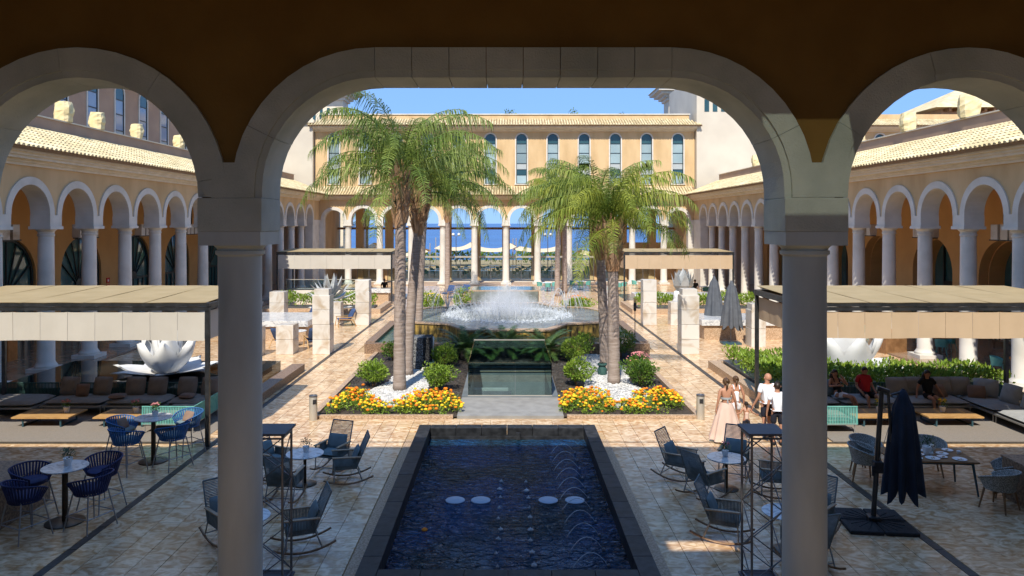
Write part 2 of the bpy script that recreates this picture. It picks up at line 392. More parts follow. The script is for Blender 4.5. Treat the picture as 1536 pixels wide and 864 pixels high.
def cornice(parent, u0, u1, z0, z1, vw, prof, name='cornice', m='cornice'):
    mb = MB(); n = len(prof); h = (z1-z0)/n
    for i, ov in enumerate(prof): mb.box(u0-.001*i, u1+.001*i, vw-ov, vw+.05, z0+i*h+(.0 if i == 0 else .0), z0+(i+1)*h)
    return mb.build(name, m, parent)
# --- shared column with plinth and impost block (top of the capital at 5.8 m)
def column_meshes(r=.32, h=5.8, blk=(.75, .80, .42), m='white_paint', pw=.5):
    c = MB(); c.lathe([(r*1.3, .18), (r*1.3, .26), (r*1.12, .34), (r*1.0, .42), (r*.98, 2.), (r*.88, h-.42), (r*.98, h-.40), (r*.98, h-.34), (r*.9, h-.33), (r*.92, h-.24), (r*1.2, h-.14)], 24)
    a = c.mesh('column', m, 35)
    p = MB(); p.box(-pw, pw, -pw, pw, 0, .18); pm = p.mesh('plinth', m)
    q = MB(); q.box(-blk[0]/2-.05, blk[0]/2+.05, -blk[1]/2-.04, blk[1]/2+.04, h-.14, h-.02); q.box(-blk[0]/2, blk[0]/2, -blk[1]/2, blk[1]/2, h-.02, h+blk[2])
    return a, pm, q.mesh('impost_block', m)
CM = column_meshes()
def put_column(parent, u, v, meshes=CM):
    o = ob('column', meshes[0], parent, (u, v, 0))
    ob('plinth', meshes[1], o); ob('impost_block', meshes[2], o); return o
_arch = {}
def archivolt(parent, cu, r, zs, th=.7, w=.29, m='white_paint'):
    k = (r, zs)
    if k not in _arch:
        mb = MB(); ring(mb, arcpts(0, zs, r-.006, pi, 0, 20), arcpts(0, zs, r+w, pi, 0, 20), -.055, th+.03)
        _arch[k] = mb.mesh('archivolt', m, 40)
    return ob('archivolt', _arch[k], parent, (cu, 0, 0))
ZS = 6.22
def arcade(parent, us, u0, u1, r=1.15, extra=(), zt=8.25, m='plaster'):
    cs = [((a+b)/2, r) for a, b in zip(us, us[1:])]+list(extra)
    mb = MB(); wall_mesh(mb, u0, u1, ZS, zt, .7, [semi(c, q, ZS, ZS+.0005) for c, q in cs])
    mb.build('wall', m, parent)
    for c, q in cs: archivolt(parent, c, q, ZS)
    return cs
# --- tall round-headed window, front of the wall at v=0, foot at z=0 of its own
def window_proto(parent, glassmat, sash=True):
    H = 4.35
    fr = MB(); ring(fr, semi(0, .52, 0, H), semi(0, .64, -.0, H), -.05, .2); fr.box(-.7, .7, -.1, .2, -.09, -.0)
    w = fr.build('window', 'white_paint', parent)
    g = MB(); poly = semi(0, .515, 2.0, H, 14); g.vprism(poly, .13, .15); g.build('pane', glassmat, w)
    t = MB(); t.vprism(semi(0, .512, H-.42, H, 14), .115, .129); t.build('pane', 'window_dark', w)
    b = MB(); b.box(-.512, .512, .125, .15, 1.42, 1.98); b.build('blind', 'blind', w)
    d = MB(); d.box(-.512, .512, .13, .15, .02, 1.40); d.build('pane', 'window_dark', w)
    l = MB(); l.box(-.45, .45, .115, .128, .06, .82); l.build('pane', 'window_glass', w)
    m = MB()
    for z in (.86, 1.40, 1.99, 3.0, H-.43): m.box(-.512, .512, .09, .135, z-.025, z+.025)
    m.box(-.515, -.47, .09, .14, .0, H); m.box(.47, .515, .09, .14, .0, H); m.build('mullion', 'frame_dark', w)
    return w

# ------------------------------------------------------------------ far wing across the court
far = thing('colonnade_building', 'two storey ochre building with arcade and tall round headed windows before the sea', 'building', (0, 71.2, 0))
fus = [k*3.05 for k in range(-5, 6)]
arcade(far, fus, -18.6, 18.6, extra=((-16.58, .95), (16.58, .95)))
for u in fus: put_column(far, u, .35)
for s in (-1, 1):
    m = MB(); a, b = sorted((s*17.53, s*18.6)); m.box(a, b, 0, .7, 0, ZS); m.build('pier', 'white_paint', far)
cornice(far, -18.6, 18.6, 8.15, 8.55, 0, [.1, .35, .6, .75])
tile_roof(far, -18.3, 18.3, -.85, 8.6, 1.0, 9.45)
wz = 9.75
wxs = [(k+.5)*3.05 for k in range(-6, 6)]
mb = MB(); wall_mesh(mb, -18.6, 18.4, 8.3, 15.0, .5, [semi(x, .52, wz, wz+4.35) for x in wxs], y0=1.0); mb.build('upper_wall', 'plaster', far)
wp = window_proto(far, 'window_glass'); wp.location = (wxs[0], 1.0, wz)
for x in wxs[1:]:
    w = dup(wp, (x, 1.0, wz))
    for c in w.children:
        if c.name.startswith('blind'): c.scale.z = 1+random.choice((0, 0, .12, -.0)); c.location.z = -.17*(c.scale.z-1)*8+random.choice((0, 0, -.5, .0))
cornice(far, -18.7, 18.5, 14.85, 15.3, 1.0, [.12, .4, .7, .9])
tile_roof(far, -19.1, 18.9, .0, 15.35, 1.9, 16.15, hip0=1.2, hip1=1.2)
m = MB(); m.box(-18.2, 18.1, 1.95, 2.25, 15.2, 16.62); m.build('parapet', 'plaster', far)
m = MB(); m.box(-18.3, 18.2, 1.85, 2.35, 16.62, 16.72); m.build('coping', 'white_paint', far)
m = MB(); m.box(-18.6, 18.4, 1.52, 8, 14.9, 15.19); m.box(-18.6, 18.4, .72, 7.0, 8.12, 8.28); m.build('floor_slab', 'white_paint', far)
m = MB(); m.box(-18.6, 18.4, 7.5, 8, 8.3, 14.9); m.build('rear_wall', 'plaster', far)
for k, u in enumerate(fus):
    m = MB(); m.box(u-.4, u+.4, 5.9, 6.7, 0, 8.12); m.build('rear_pier', 'plaster', far)
m = MB(); m.box(-17.6, 17.6, 6.1, 6.4, 5.25, 5.48); m.build('rear_beam', 'wood_brown', far)
for s in (-1, 1): m = MB(); a, b = sorted((s*17.6, s*18.6)); m.box(a, b, .71, 7, 0, 8.12); m.build('side_wall', 'plaster', far)
for s in (-1, 1):       # the outer rear bays are closed by a low wall
    m = MB(); a, b = sorted((s*11.0, s*17.6)); m.box(a, b, 6.2, 6.5, 0, 3.9 if s > 0 else 3.2); m.build('rear_parapet', 'plaster', far)
# glazed wind screens between the rear columns
for a, b in zip(fus, fus[1:]):
    t = thing('glass_screen', 'clear glass wind screen with steel rail between far columns', 'screen', ((a+b)/2, 74.2, 0), 0, 'glass screens of the far arcade')
    m = MB(); m.box(-1.15, 1.15, -.01, .01, .1, 2.45); m.build('pane', 'glass_clear', t)
    m = MB(); m.box(-1.2, 1.2, -.06, .06, 2.45, 2.62); m.build('top_rail', 'steel', t)
    m = MB(); m.box(-1.2, 1.2, -.05, .05, 0, .1); m.build('bottom_rail', 'white_paint', t)
    for u in (-1.18, 0, 1.18):
        m = MB(); m.box(u-.025, u+.025, -.04, .04, .1, 2.45); m.build('post', 'steel_dark', t)

# ------------------------------------------------------------------ the two side wings
WY = [14.2+3.05*k for k in range(0, 19)]          # column centres along Y
def wing(side):
    L = side < 0
    t = thing('arcade_wing', 'arcaded wing with sand coloured roof tiles and pinkish storey of tall windows above' if L else
              'arcaded wing with sand coloured roof tiles and dark arched niches behind its columns', 'building',
              (-17.95 if L else 18.05, 0, 0), R(90) if L else R(-90))
    sg = 1 if L else -1
    us = [sg*y for y in WY]
    arcade(t, sorted(us), *sorted((sg*11.35, sg*71.15)))
    for y in WY[1:-1]: put_column(t, sg*y, .35)
    a, b = sorted((sg*11.35, sg*14.57)); m = MB(); m.box(a, b, 0, .7, 0, ZS); m.build('pier', 'white_paint', t)
    a, b = sorted((sg*68.72, sg*71.15)); m = MB(); m.box(a, b, 0, .7, 0, ZS-.45); m.box(a-.04, b+.04, -.05, .75, ZS-.45, ZS-.001); m.build('pier', 'white_paint', t)
    a, b = sorted((sg*11.35, sg*71.1))
    cornice(t, a, b, 8.05, 8.6, 0, [.1, .2, .45, .55, .72])
    tile_roof(t, a, b-.02, -.85, 8.65, 2.4, 9.95, sp=.27)
    m = MB(); m.box(a, b, 2.42, 2.72, 8.9, 10.55); m.build('parapet', 'plaster_pink', t)
    m = MB(); m.box(a, b, 2.36, 2.78, 10.55, 10.61); m.build('coping', 'cornice', t)
    m = MB(); m.box(a, b, .72, 6.04, 8.1, 8.3); m.build('ceiling', 'plaster_inner', t)
    m = MB(); m.box(a, b, 2.73, 6.44, 9.7, 9.9); m.build('terrace_deck', 'cornice', t)
    cents = [sg*(29.7+6.1*k) for k in range(-2, 7)]
    m = MB(); wall_mesh(m, a, b, 0, 8.1, .5, [semi(c, 2.0 if L else 1.95, .0, 3.15) for c in sorted(cents)], y0=6.05); m.build('back_wall', 'plaster_inner', t)
    for c in cents:
        if L:
            g = MB(); g.vprism(semi(0, 1.98, .02, 3.15, 18), .22, .24); w = g.build('fan_window', 'glass_dark', t, loc=(c, 6.05, 0))
            f = MB(); ring(f, semi(0, 1.86, .02, 3.15), semi(0, 1.99, .02, 3.15), .12, .21); f.build('frame', 'frame_dark', w)
            for k in range(1, 8):
                an = pi*k/8; q = MB(); q.tube((.3*cos(an), .17, 2.45+.3*sin(an)), (1.9*cos(an), .17, 3.0+2.05*sin(an)), .04); q.build('glazing_bar', 'frame_dark', w)
            f = MB(); f.vprism(arcpts(0, 2.4, .38, pi, 0, 8), .13, .2); f.box(-1.9, 1.9, .13, .2, 2.3, 2.42); f.build('transom', 'frame_dark', w)
            for u in (-1.3, -.65, 0, .65, 1.3):
                q = MB(); q.box(u-.035, u+.035, .14, .2, .05, 2.31); q.build('glazing_bar', 'frame_dark', w)
        else:
            g = MB(); ring(g, semi(0, 1.90, .02, 3.15), semi(0, 1.952, .02, 3.15), .5, 1.3); w = g.build('niche', 'plaster_inner', t, loc=(c, 6.05, 0))
            q = MB(); q.vprism(semi(0, 1.93, .0, 3.15, 18), 1.31, 1.35); q.build('pane', 'glass_dark', w)
            for u in (-.9, .1, .95):
                q = MB(); q.box(u-.05, u+.05, 1.2, 1.3, .02, 4.6); q.build('door_frame', 'frame_dark', w)
            q = MB(); q.box(.2, .9, 1.22, 1.29, .05, 4.3); q.build('door_leaf', 'niche_dark', w)
            q = MB(); q.box(-.85, .0, 1.22, 1.29, .05, 2.6); q.build('door_leaf', 'niche_dark', w)
    if L:
        wy = [40.6+3.05*k for k in range(-8, 10)]
        m = MB(); wall_mesh(m, 11.35, 71.1, 8.3, 15.0, .5, [semi(y, .52, 10.2, 14.1) for y in wy], y0=6.45); m.build('upper_wall', 'plaster_pink', t)
        wq = window_proto(t, 'window_sky_tint'); wq.location = (wy[0], 6.45, wz)
        for c in wq.children: c.location.y = -.12
        for y in wy[1:]: dup(wq, (y, 6.45, wz))
        cornice(t, 11.35, 71.1, 14.85, 15.3, 6.45, [.12, .4, .7, .9]); tile_roof(t, 11.35, 71.1, 5.5, 15.35, 7.4, 16.15)
        m = MB(); m.box(11.35, 71.1, 7.4, 12, 14.9, 16.6); m.build('roof_block', 'plaster_pink', t)
    else:
        m = MB(); m.box(a, b, 6.45, 7.6, 8.31, 9.69); m.build('terrace_edge', 'cornice', t)
    return t
wl = wing(-1); wr = wing(1)
# floors of the side arcades: dark polished stone
for s, nm in ((-1, 'wing_floor_left'), (1, 'wing_floor_right')):
    m = MB(); x0, x1 = sorted((s*17.35, s*24.6)); m.box(x0, x1, 11.3, 71, -.05, .03); struct(m.build(nm, 'wing_floor'))
    m = MB(); x0, x1 = sorted((s*17.2, s*17.35)); m.box(x0, x1, 11.3, 70.9, -.05, .045); struct(m.build(nm.replace('floor', 'kerb'), 'granite'))
m = MB(); m.box(-17.2, 17.2, 70.3, 79.3, -.05, .035); struct(m.build('far_arcade_floor', 'granite_light'))

# ------------------------------------------------------------------ taller buildings behind
t = thing('white_block', 'plain cream rendered block with small teal windows beside the far ochre building', 'building', (18.45, 71.6, 0))
m = MB(); m.box(0, 9.5, 0, 12, 0, 20.5); m.build('wall', 'cream_wall', t)
for k in range(6):
    m = MB(); m.box(.75+.8*k, 1.2+.8*k, -.03, .02, 16.7, 17.9); w = m.build('window', 'window_dark', t)
t = thing('white_block', 'plain cream rendered block at the left end of the far ochre building', 'building', (-27.5, 71.6, 0))
m = MB(); m.box(0, 8.8, 0, 12, 0, 15.6); m.build('wall', 'cream_wall', t)
m = MB(); m.box(-.3, 9.0, -.3, 12.3, 15.6, 15.9); m.build('coping', 'cornice', t)
def eave_tower(label, x0, x1, y, zc, flip):
    t = thing('eave_tower', label, 'building', ((x0+x1)/2, y, 0)); w = (x1-x0)/2
    m = MB(); m.box(-w, w, 0, 3, 0, zc); m.build('wall', 'cornice', t)
    for i, o in enumerate((.25, .6, 1.1, 1.6)):
        m = MB(); m.box(-w-o, w+o, -o, 3+o, zc+i*.35, zc+(i+1)*.35-.002); m.build('eave', 'white_paint', t)
    e = 1.8
    m = MB(); m.add([(-w-e, -e, zc+1.4), (w+e, -e, zc+1.4), (w+e, 3+e, zc+1.4), (-w-e, 3+e, zc+1.4), (0, 1.5, zc+1.9)], [(3, 2, 1, 0), (0, 1, 4), (1, 2, 4), (2, 3, 4), (3, 0, 4)]); m.build('roof', 'roof_tile', t)
    for k in range(int(w*2/.9)):
        m = MB(); u = -w+.5+k*.9; m.box(u-.18, u+.18, -.04, .03, zc-4.2, zc-1.0); m.build('window', 'window_dark', t)
eave_tower('grey tower with stepped flaring eave rising behind left palms', -44, -20.9, 95, 21.7, 0)
eave_tower('grey tower with stepped flaring eave and slit windows rising behind cream block', 20.9, 44, 95, 21.7, 1)
t = thing('annex_building', 'ochre annex with tiled eave and round headed windows behind the right wing roof', 'building', (42, 71.4, 0))
m = MB(); wall_mesh(m, -13, 26, 0, 15, .5, [semi(-11.5+3.05*k, .52, wz, wz+4.35) for k in range(12)], y0=1); m.build('wall', 'plaster', t)
w0 = window_proto(t, 'window_glass'); w0.location = (-11.5, 1, wz)
for k in range(1, 12): dup(w0, (-11.5+3.05*k, 1, wz))
cornice(t, -13, 26, 14.85, 15.3, 1.0, [.12, .4, .7, .9]); tile_roof(t, -13, 26, .0, 15.35, 1.9, 16.15)
m = MB(); m.box(-13, 26, 1.95, 2.25, 15.2, 16.7); m.build('parapet', 'plaster', t)
m = MB(); m.box(-13, 26, 1.5, 10, 0, 15.1); m.build('rear_block', 'plaster', t)
def hip_tower(label, x, y, w, z, hh):
    t = thing('hip_roof_tower', label, 'building', (x, y, 0))
    m = MB(); m.box(-w, w, 0, 2*w, 0, z); m.build('wall', 'plaster_pink', t)
    e = 1.3
    m = MB(); m.add([(-w-e, -e, z), (w+e, -e, z), (w+e, 2*w+e, z), (-w-e, 2*w+e, z), (0, w, z+hh)], [(3, 2, 1, 0), (0, 1, 4), (1, 2, 4), (2, 3, 4), (3, 0, 4)]); m.build('roof', 'roof_tile', t)
    for k in range(int(2*w/1.0)):
        m = MB(); u = -w+.4+k; m.box(u-.14, u+.14, -e*.8, 0, z-.35, z-.02); m.build('eave_bracket', 'wood_brown', t)
hip_tower('tower with broad tiled hip roof and dark eave brackets behind annex', 54, 84, 4.6, 18.9, 3.0)
hip_tower('small tiled hip roof peeking over the annex parapet beside right pier', 40, 84, 3.2, 17.4, 1.6)

# ------------------------------------------------------------------ the near arcade one looks out through
near = thing('near_arcade', 'shaded near arcade wall with grey stone arches framing the courtyard', 'building', (0, 10.53, 0))
ZB = 5.78; TH = .76
OP = {'l': (-7.77, -4.37), 'm': (-3.46, 3.95), 'r': (4.85, 8.25)}
def polyl(k, off=0.):
    a, b = OP[k]
    if k == 'm': return basket(a-off, b+off, ZB, 6.37, 1.6+off, 12)
    return semi((a+b)/2, (b-a)/2+off, ZB, 6.27, 24)
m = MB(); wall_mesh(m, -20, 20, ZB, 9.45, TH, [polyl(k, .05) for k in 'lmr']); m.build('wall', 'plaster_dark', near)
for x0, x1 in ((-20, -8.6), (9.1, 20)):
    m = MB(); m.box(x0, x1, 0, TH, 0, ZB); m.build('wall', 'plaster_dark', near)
def voussoirs(k, cuts, w=.42):
    inn = polyl(k, 0); mid = polyl(k, .1); out = polyl(k, w)
    # drop the feet: the impost blocks carry on below
    def resample(pl, n=160):
        d = [0]
        for a, b in zip(pl, pl[1:]): d.append(d[-1]+math.dist(a, b))
        return pl, d
    n = len(inn)-1
    def pt(pl, t):
        i = min(int(t), n-1); f = t-i; a, b = pl[i], pl[i+1]; return (a[0]+(b[0]-a[0])*f, a[1]+(b[1]-a[1])*f)
    for t0, t1 in zip(cuts, cuts[1:]):
        e = .0012 if k == 'm' and 13 <= t0 < 14 else .012; ts = [t0+e]+[q for q in range(int(t0)+1, int(math.ceil(t1)))]+[t1-e]
        mb = MB(); j = random.uniform(-.006, .006)
        ring(mb, [pt(inn, q) for q in ts], [pt(mid, q) for q in ts], -.028+j, TH+.05+j)
        ring(mb, [pt(mid, q) for q in ts], [pt(out, q) for q in ts], -.06+j, TH+.06+j)
        mb.build('voussoir', 'stone_grey', near)
n = len(polyl('m'))-1       # 0 foot .. 1 spring .. 13 flat start, 14.. n-1 spring
fl = 13
voussoirs('m', [.808, 4.6, 13] + [13+q/8 for q in range(1, 8)] + [14, 22.4, n-.808])
n = len(polyl('l'))-1
voussoirs('l', [.999, 6, 12, 17.5, 24, n-.999]); voussoirs('r', [.999, 5, 11, 18, 24, n-.999])
for x0, x1 in ((-8.68, -7.77), (-4.37, -3.46), (3.95, 4.85), (8.25, 9.15)):
    cx = (x0+x1)/2; hw = (x1-x0)/2
    prof = [(.34, 0), (.34, .1), (.315, .5), (.31, 3), (.303, ZB-.36), (.345, ZB-.33), (.345, ZB-.28), (.32, ZB-.27), (.33, ZB-.24), (.385, ZB-.19)]
    m = MB(); m.lathe(prof, 40, (cx, TH/2, 0)); c = m.build('column', 'column_grey', near, smooth=35)
    m = MB(); m.box(cx-.44, cx+.44, TH/2-.44, TH/2+.44, ZB-.195, ZB-.002); m.build('abacus', 'column_grey', c)
    m = MB(); m.box(x0, x1, -.061, TH+.061, ZB, 6.262); m.build('impost_block', 'stone_grey', c, bev=.012)
    m = MB(); m.box(x0+.2, x1-.2, -.057, TH+.057, 6.262, 6.76); m.build('spandrel_stone', 'stone_grey', c)
# hall behind the viewer: roof with openings that let sun in, rear wall, side walls, gallery floor
SK = [(3.25, 4.5, 7.4, 8.75), (1.3, 2.55, 5.1, 5.6), (-12, 12, -7.0, 1.0)]  # the widest opening, over the gallery, is added to brighten the hall
xs = sorted({-20, 20, *[a for s in SK for a in s[:2]]}); ys = sorted({-8, 10.53-.001, *[a for s in SK for a in s[2:]]})
m = MB()
for xa, xb in zip(xs, xs[1:]):
    for ya, yb in zip(ys, ys[1:]):
        cx, cy = (xa+xb)/2, (ya+yb)/2
        if any(s[0] < cx < s[1] and s[2] < cy < s[3] for s in SK): continue
        m.box(xa, xb, ya-10.53, yb-10.53, 9.452, 9.6)
m.box(-20, 20, 0, TH, 9.455, 9.602)
q = MB(); q.box(SK[0][0]-.05, SK[0][1]+.05, SK[0][2]-.05-10.53, SK[0][3]+.05-10.53, 9.61, 9.63); q.build('sun_dimming_pane', 'glass_dimming', near)  # unseen tinted pane added to dim the sun patch on the pier
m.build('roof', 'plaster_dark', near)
m = MB(); m.box(-20, 20, -18.9, -18.5, 0, 9.45); m.build('rear_wall', 'cream_wall', near)
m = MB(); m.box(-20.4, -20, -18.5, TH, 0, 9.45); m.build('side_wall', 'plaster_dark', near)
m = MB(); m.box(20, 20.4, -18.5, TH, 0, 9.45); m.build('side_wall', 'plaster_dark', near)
m = MB(); m.box(-20, 20, -18.5, -7.6, 4.0, 4.3); m.build('gallery_floor', 'granite_light', near)
# ================================================================== GROUND
HOLE = (-1.28, 1.55, 24.95, 29.6)
def sheet(name, rects, z, m, th=.0):
    mb = MB()
    for x0, x1, y0, y1 in rects: mb.quad((x0, y0, z), (x1, y0, z), (x1, y1, z), (x0, y1, z))
    return struct(mb.build(name, m))
hx0, hx1, hy0, hy1 = HOLE
ground = sheet('ground', [(-90, 90, -20, hy0), (-90, 90, hy1, 120), (-90, hx0, hy0, hy1), (hx1, 90, hy0, hy1)], -.03, 'grout')
mb = MB(); mb.quad((-90, 120, -.03), (90, 120, -.03), (120, 150, -16), (-120, 150, -16)); struct(mb.build('cliff', 'hill'))
mb = MB(); mb.quad((-40000, 110, -15), (40000, 110, -15), (40000, 45000, -15), (-40000, 45000, -15)); struct(mb.build('sea', 'sea_water'))
# travertine slabs: the largest in view as single pieces, the rest in one mesh
TX, TY, GP = .45, .64, .005
blocks = [(-2.6, 2.65, 11.0, 21.0), (-5.95, 5.95, 22.35, 34.0), (-6.9, 6.9, 33.9, 46.5), (-18, -8.6, 24.3, 29.6), (-17, -8.2, 19.95, 24.3), (8.4, 17, 19.95, 24.3)]
near_t, rest = [], MB()
tb = MB(); tb.box(GP/2, TX-GP/2, GP/2, TY-GP/2, -.05, 0); tmesh = tb.mesh('floor_slab', 'tile')
cand = []
def bands():
    for x0, x1 in ((-17.2, -7.94), (-7.76, 7.76), (7.94, 17.2)):
        n = round((x1-x0)/TX)
        for i in range(n): yield x0+(x1-x0)*i/n
j = 0; y = 11.4
while y < 70.2:
    for x in bands():
        cx, cy = x+TX/2, y+TY/2
        if any(a < cx < b and c < cy < d for a, b, c, d in blocks): continue
        z = random.uniform(-.0025, .0025)
        cand.append((x, y, z))
    y += TY; j += 1
def vis(t): return t[1] > 11.9 and abs(t[0]+.2) < t[1]*.70
order = sorted([t for t in cand if vis(t)], key=lambda t: t[1])
pick = set(order[:290])
for t in cand:
    x, y, z = t
    if t in pick: o = ob('floor_slab', tmesh, ground, (x, y, z))
    else:
        rest.add([(x+GP/2, y+GP/2, z), (x+TX-GP/2, y+GP/2, z), (x+TX-GP/2, y+TY-GP/2, z), (x+GP/2, y+TY-GP/2, z),
                  (x+GP/2, y+GP/2, z-.03), (x+TX-GP/2, y+GP/2, z-.03), (x+TX-GP/2, y+TY-GP/2, z-.03), (x+GP/2, y+TY-GP/2, z-.03)],
                 [(0, 1, 2, 3), (0, 4, 5, 1), (1, 5, 6, 2), (2, 6, 7, 3), (3, 7, 4, 0)])
stuff(rest.build('floor_slabs', 'tile', ground))
# drain channels, granite bands
for s, nm in ((-1, 'drain_channel_left'), (1, 'drain_channel_right')):
    m = MB()
    k = 11.4
    while k < 66: m.box(s*7.85-.075, s*7.85+.075, k, k+.985, -.04, -.004); k += 1.0
    struct(m.build(nm, 'drain'))
m = MB(); m.box(-7.7, 7.7, 19.93, 19.98, -.04, .004); m.box(-17, -8, 19.9, 19.95, -.04, .006); m.box(8, 17, 19.9, 19.95, -.04, .006); struct(m.build('joint_strip', 'drain'))
m = MB(); m.box(-2.72, -2.44, 11.4, 20.2, -.03, .003); m.box(2.5, 2.78, 11.4, 20.2, -.03, .003); struct(m.build('pool_border', 'granite_light'))
m = MB(); m.box(-16.9, -8.25, 20.0, 24.25, -.03, .012); tag(m.build('carpet', 'rug'), 'grey outdoor carpet under green rope sofa', 'carpet')
m = MB(); m.box(8.85, 16.9, 20.0, 24.25, -.03, .012); tag(m.build('carpet', 'rug'), 'grey outdoor carpet under pale grey corner sofa', 'carpet')

# ------------------------------------------------------------------ reflecting pool
pool = thing('reflecting_pool', 'long dark granite pool with low coping and rippling blue water', 'pool', (.03, 0, 0))
PX, PI, PY0, PY1, PZ = 2.42, 2.09, 11.55, 20.45, .34
def coping_run(x0, x1, y0, y1, along, n):
    for i in range(n):
        m = MB(); g = .004; dz = random.uniform(-.003, .003)
        if along == 'y': a = y0+(y1-y0)*i/n; b = y0+(y1-y0)*(i+1)/n; m.box(x0, x1, a+g, b-g, -.03, PZ+dz)
        else: a = x0+(x1-x0)*i/n; b = x0+(x1-x0)*(i+1)/n; m.box(a+g, b-g, y0, y1, -.03, PZ+dz)
        m.build('coping_stone', 'black_stone', pool, bev=.008)
coping_run(-PX, -PI, PY0, PY1, 'y', 11); coping_run(PI, PX, PY0, PY1, 'y', 11)
coping_run(-PI+.004, PI-.004, PY1-.34, PY1, 'x', 6); coping_run(-PI+.004, PI-.004, PY0, PY0+.34, 'x', 6)
m = MB(); N = 40
m.quad((-PI-.02, PY0+.3, .05), (PI+.02, PY0+.3, .05), (PI+.02, PY1-.3, .05), (-PI-.02, PY1-.3, .05)); m.build('water', 'pool_water', pool)
m = MB(); m.box(-PI+.006, PI-.006, PY1-.43, PY1-.345, .0, .13); m.box(.25, .36, PY1-.5, PY1-.4, .06, .24); m.build('inner_ledge', 'black_stone', pool)
for k, x in enumerate((-1.10, -.56, .86, 1.42)):        # round floating lamps
    m = MB(); m.lathe([(.20, .045), (.205, .07), (.17, .085), (.001, .088)], 20); m.build('pool_lamp', 'pool_lamp', pool, smooth=40, loc=(x, 15.6, 0))
for sx in (-.17, .45):                                  # bubbling nozzles in two rows
    for k in range(9):
        y = 12.6+k*.52; m = MB(); r = random.uniform(.025, .065); m.lathe([(r, .05), (r*.9, .075), (r*.3, .09), (.001, .12)], 10, (sx+random.uniform(-.04, .04), y+random.uniform(-.08, .08), 0)); m.build('bubbler', 'water_spray', pool, smooth=True)
for k in range(11):                                     # arching jets along the right side
    y = 12.6+k*.62; pts = []
    for i in range(13):
        t = i/12; pts.append((1.72-.62*t, y-.06*t, .05+1.15*t*(1-t)*.9))
    m = MB(); m.path(pts, [.005+.004*(i/12) for i in range(13)], 5); m.build('water_jet', 'water_spray', pool, smooth=True)
    m = MB(); m.lathe([(.03, -.02), (.03, .08), (.012, .1)], 8, (1.72, y, 0)); m.build('nozzle', 'steel_dark', pool)
for (x, y, c) in ((-1.55, 14.1, 'petal_orange'),):
    m = MB(); m.lathe([(.05, 0), (.06, .025), (.03, .05), (.001, .055)], 9); tag(m.build('fallen_bloom', c, loc=(x, y, .045)), 'fallen orange marigold bloom floating on the dark pool', 'flower')

# ------------------------------------------------------------------ planting bed
bed_rects = [(-5.75, 5.75, 22.45, 24.4), (-5.75, hx0-.22, 24.4, 33.85), (hx1+.22, 5.75, 24.4, 33.85), (hx0-.22, hx1+.22, hy1+.15, 33.85)]
sheet('bed_soil', bed_rects, .03, 'soil')
m = MB()
for s in (-1, 1):
    x0, x1 = sorted((s*5.75, s*5.93)); m.box(x0, x1, 22.33, 33.8, -.03, .10)
m.box(-5.75, -1.6, 22.33, 22.47, -.03, .10); m.box(1.85, 5.75, 22.33, 22.47, -.03, .10); struct(m.build('bed_kerb', 'granite_light'))
def scatter_stones(name, poly, n, r0, r1, m, z, seed, label, cat):
    rnd = random.Random(seed); xs = [p[0] for p in poly]; ys = [p[1] for p in poly]; mb = MB(); c = 0
    def inside(x, y):
        k = False
        for (ax, ay), (bx, by) in zip(poly, poly[1:]+poly[:1]):
            if (ay > y) != (by > y) and x < (bx-ax)*(y-ay)/(by-ay)+ax: k = not k
        return k
    while c < n:
        x, y = rnd.uniform(min(xs), max(xs)), rnd.uniform(min(ys), max(ys))
        if not inside(x, y): continue
        c += 1; r = rnd.uniform(r0, r1); a = rnd.uniform(0, 6.3); h = r*rnd.uniform(.5, .9); e = rnd.uniform(.6, 1)
        vs = [(x+r*cos(a+k*1.5708)*(1 if k % 2 else e), y+r*sin(a+k*1.5708)*(1 if k % 2 else e), z+rnd.uniform(0, .01)) for k in range(4)]
        mb.add(vs+[(x+r*.1, y, z+h), (x, y, z-r*.3)], [(0, 1, 4), (1, 2, 4), (2, 3, 4), (3, 0, 4)])
    base = MB(); base.add([(px, py, z-.012) for px, py in poly], [tuple(range(len(poly)))])
    mb.add(base.v, base.f)
    return tag(mb.build(name, m), label, cat, kind='stuff')
GL = [(-4.45, 23.5), (-3.4, 23.5), (-2.75, 25.0), (-2.75, 26.2), (-2.95, 28.6), (-3.3, 29.6), (-4.3, 29.6), (-4.35, 27.2), (-4.9, 25.5)]
GR = [(3.3, 23.5), (4.6, 23.5), (4.95, 25.2), (4.55, 27.4), (4.9, 29.5), (4.4, 32.9), (2.95, 33.0), (2.75, 31.0), (3.05, 28.6), (2.75, 26)]
scatter_stones('white_gravel', GL, 3600, .025, .06, 'white_pebble', .05, 1, 'white pebble mulch round the left palms', 'gravel')
scatter_stones('white_gravel', GR, 4200, .025, .06, 'white_pebble', .05, 2, 'white pebble mulch round the right palms', 'gravel')
for i, poly in enumerate(([(-2.75, 24.6), (-1.55, 24.6), (-1.55, 33.6), (-3.4, 33.6), (-3.2, 29.6), (-2.7, 28)], [(1.8, 24.6), (2.7, 24.6), (2.7, 33.5), (1.8, 33.5)],
                          [(-5.7, 24.6), (-4.9, 24.6), (-4.4, 28), (-4.4, 33.6), (-5.7, 33.6)], [(5.0, 24.6), (5.7, 24.6), (5.7, 33.6), (4.9, 33.6)], [(-1.4, 29.8), (1.7, 29.8), (1.7, 33.3), (-1.4, 33.3)])):
    scatter_stones('lava_mulch', poly, 1500, .02, .05, 'dark_gravel', .04, 10+i, 'dark lava gravel mulch between the garden shrubs', 'gravel')['group'] = 'lava mulch patches'
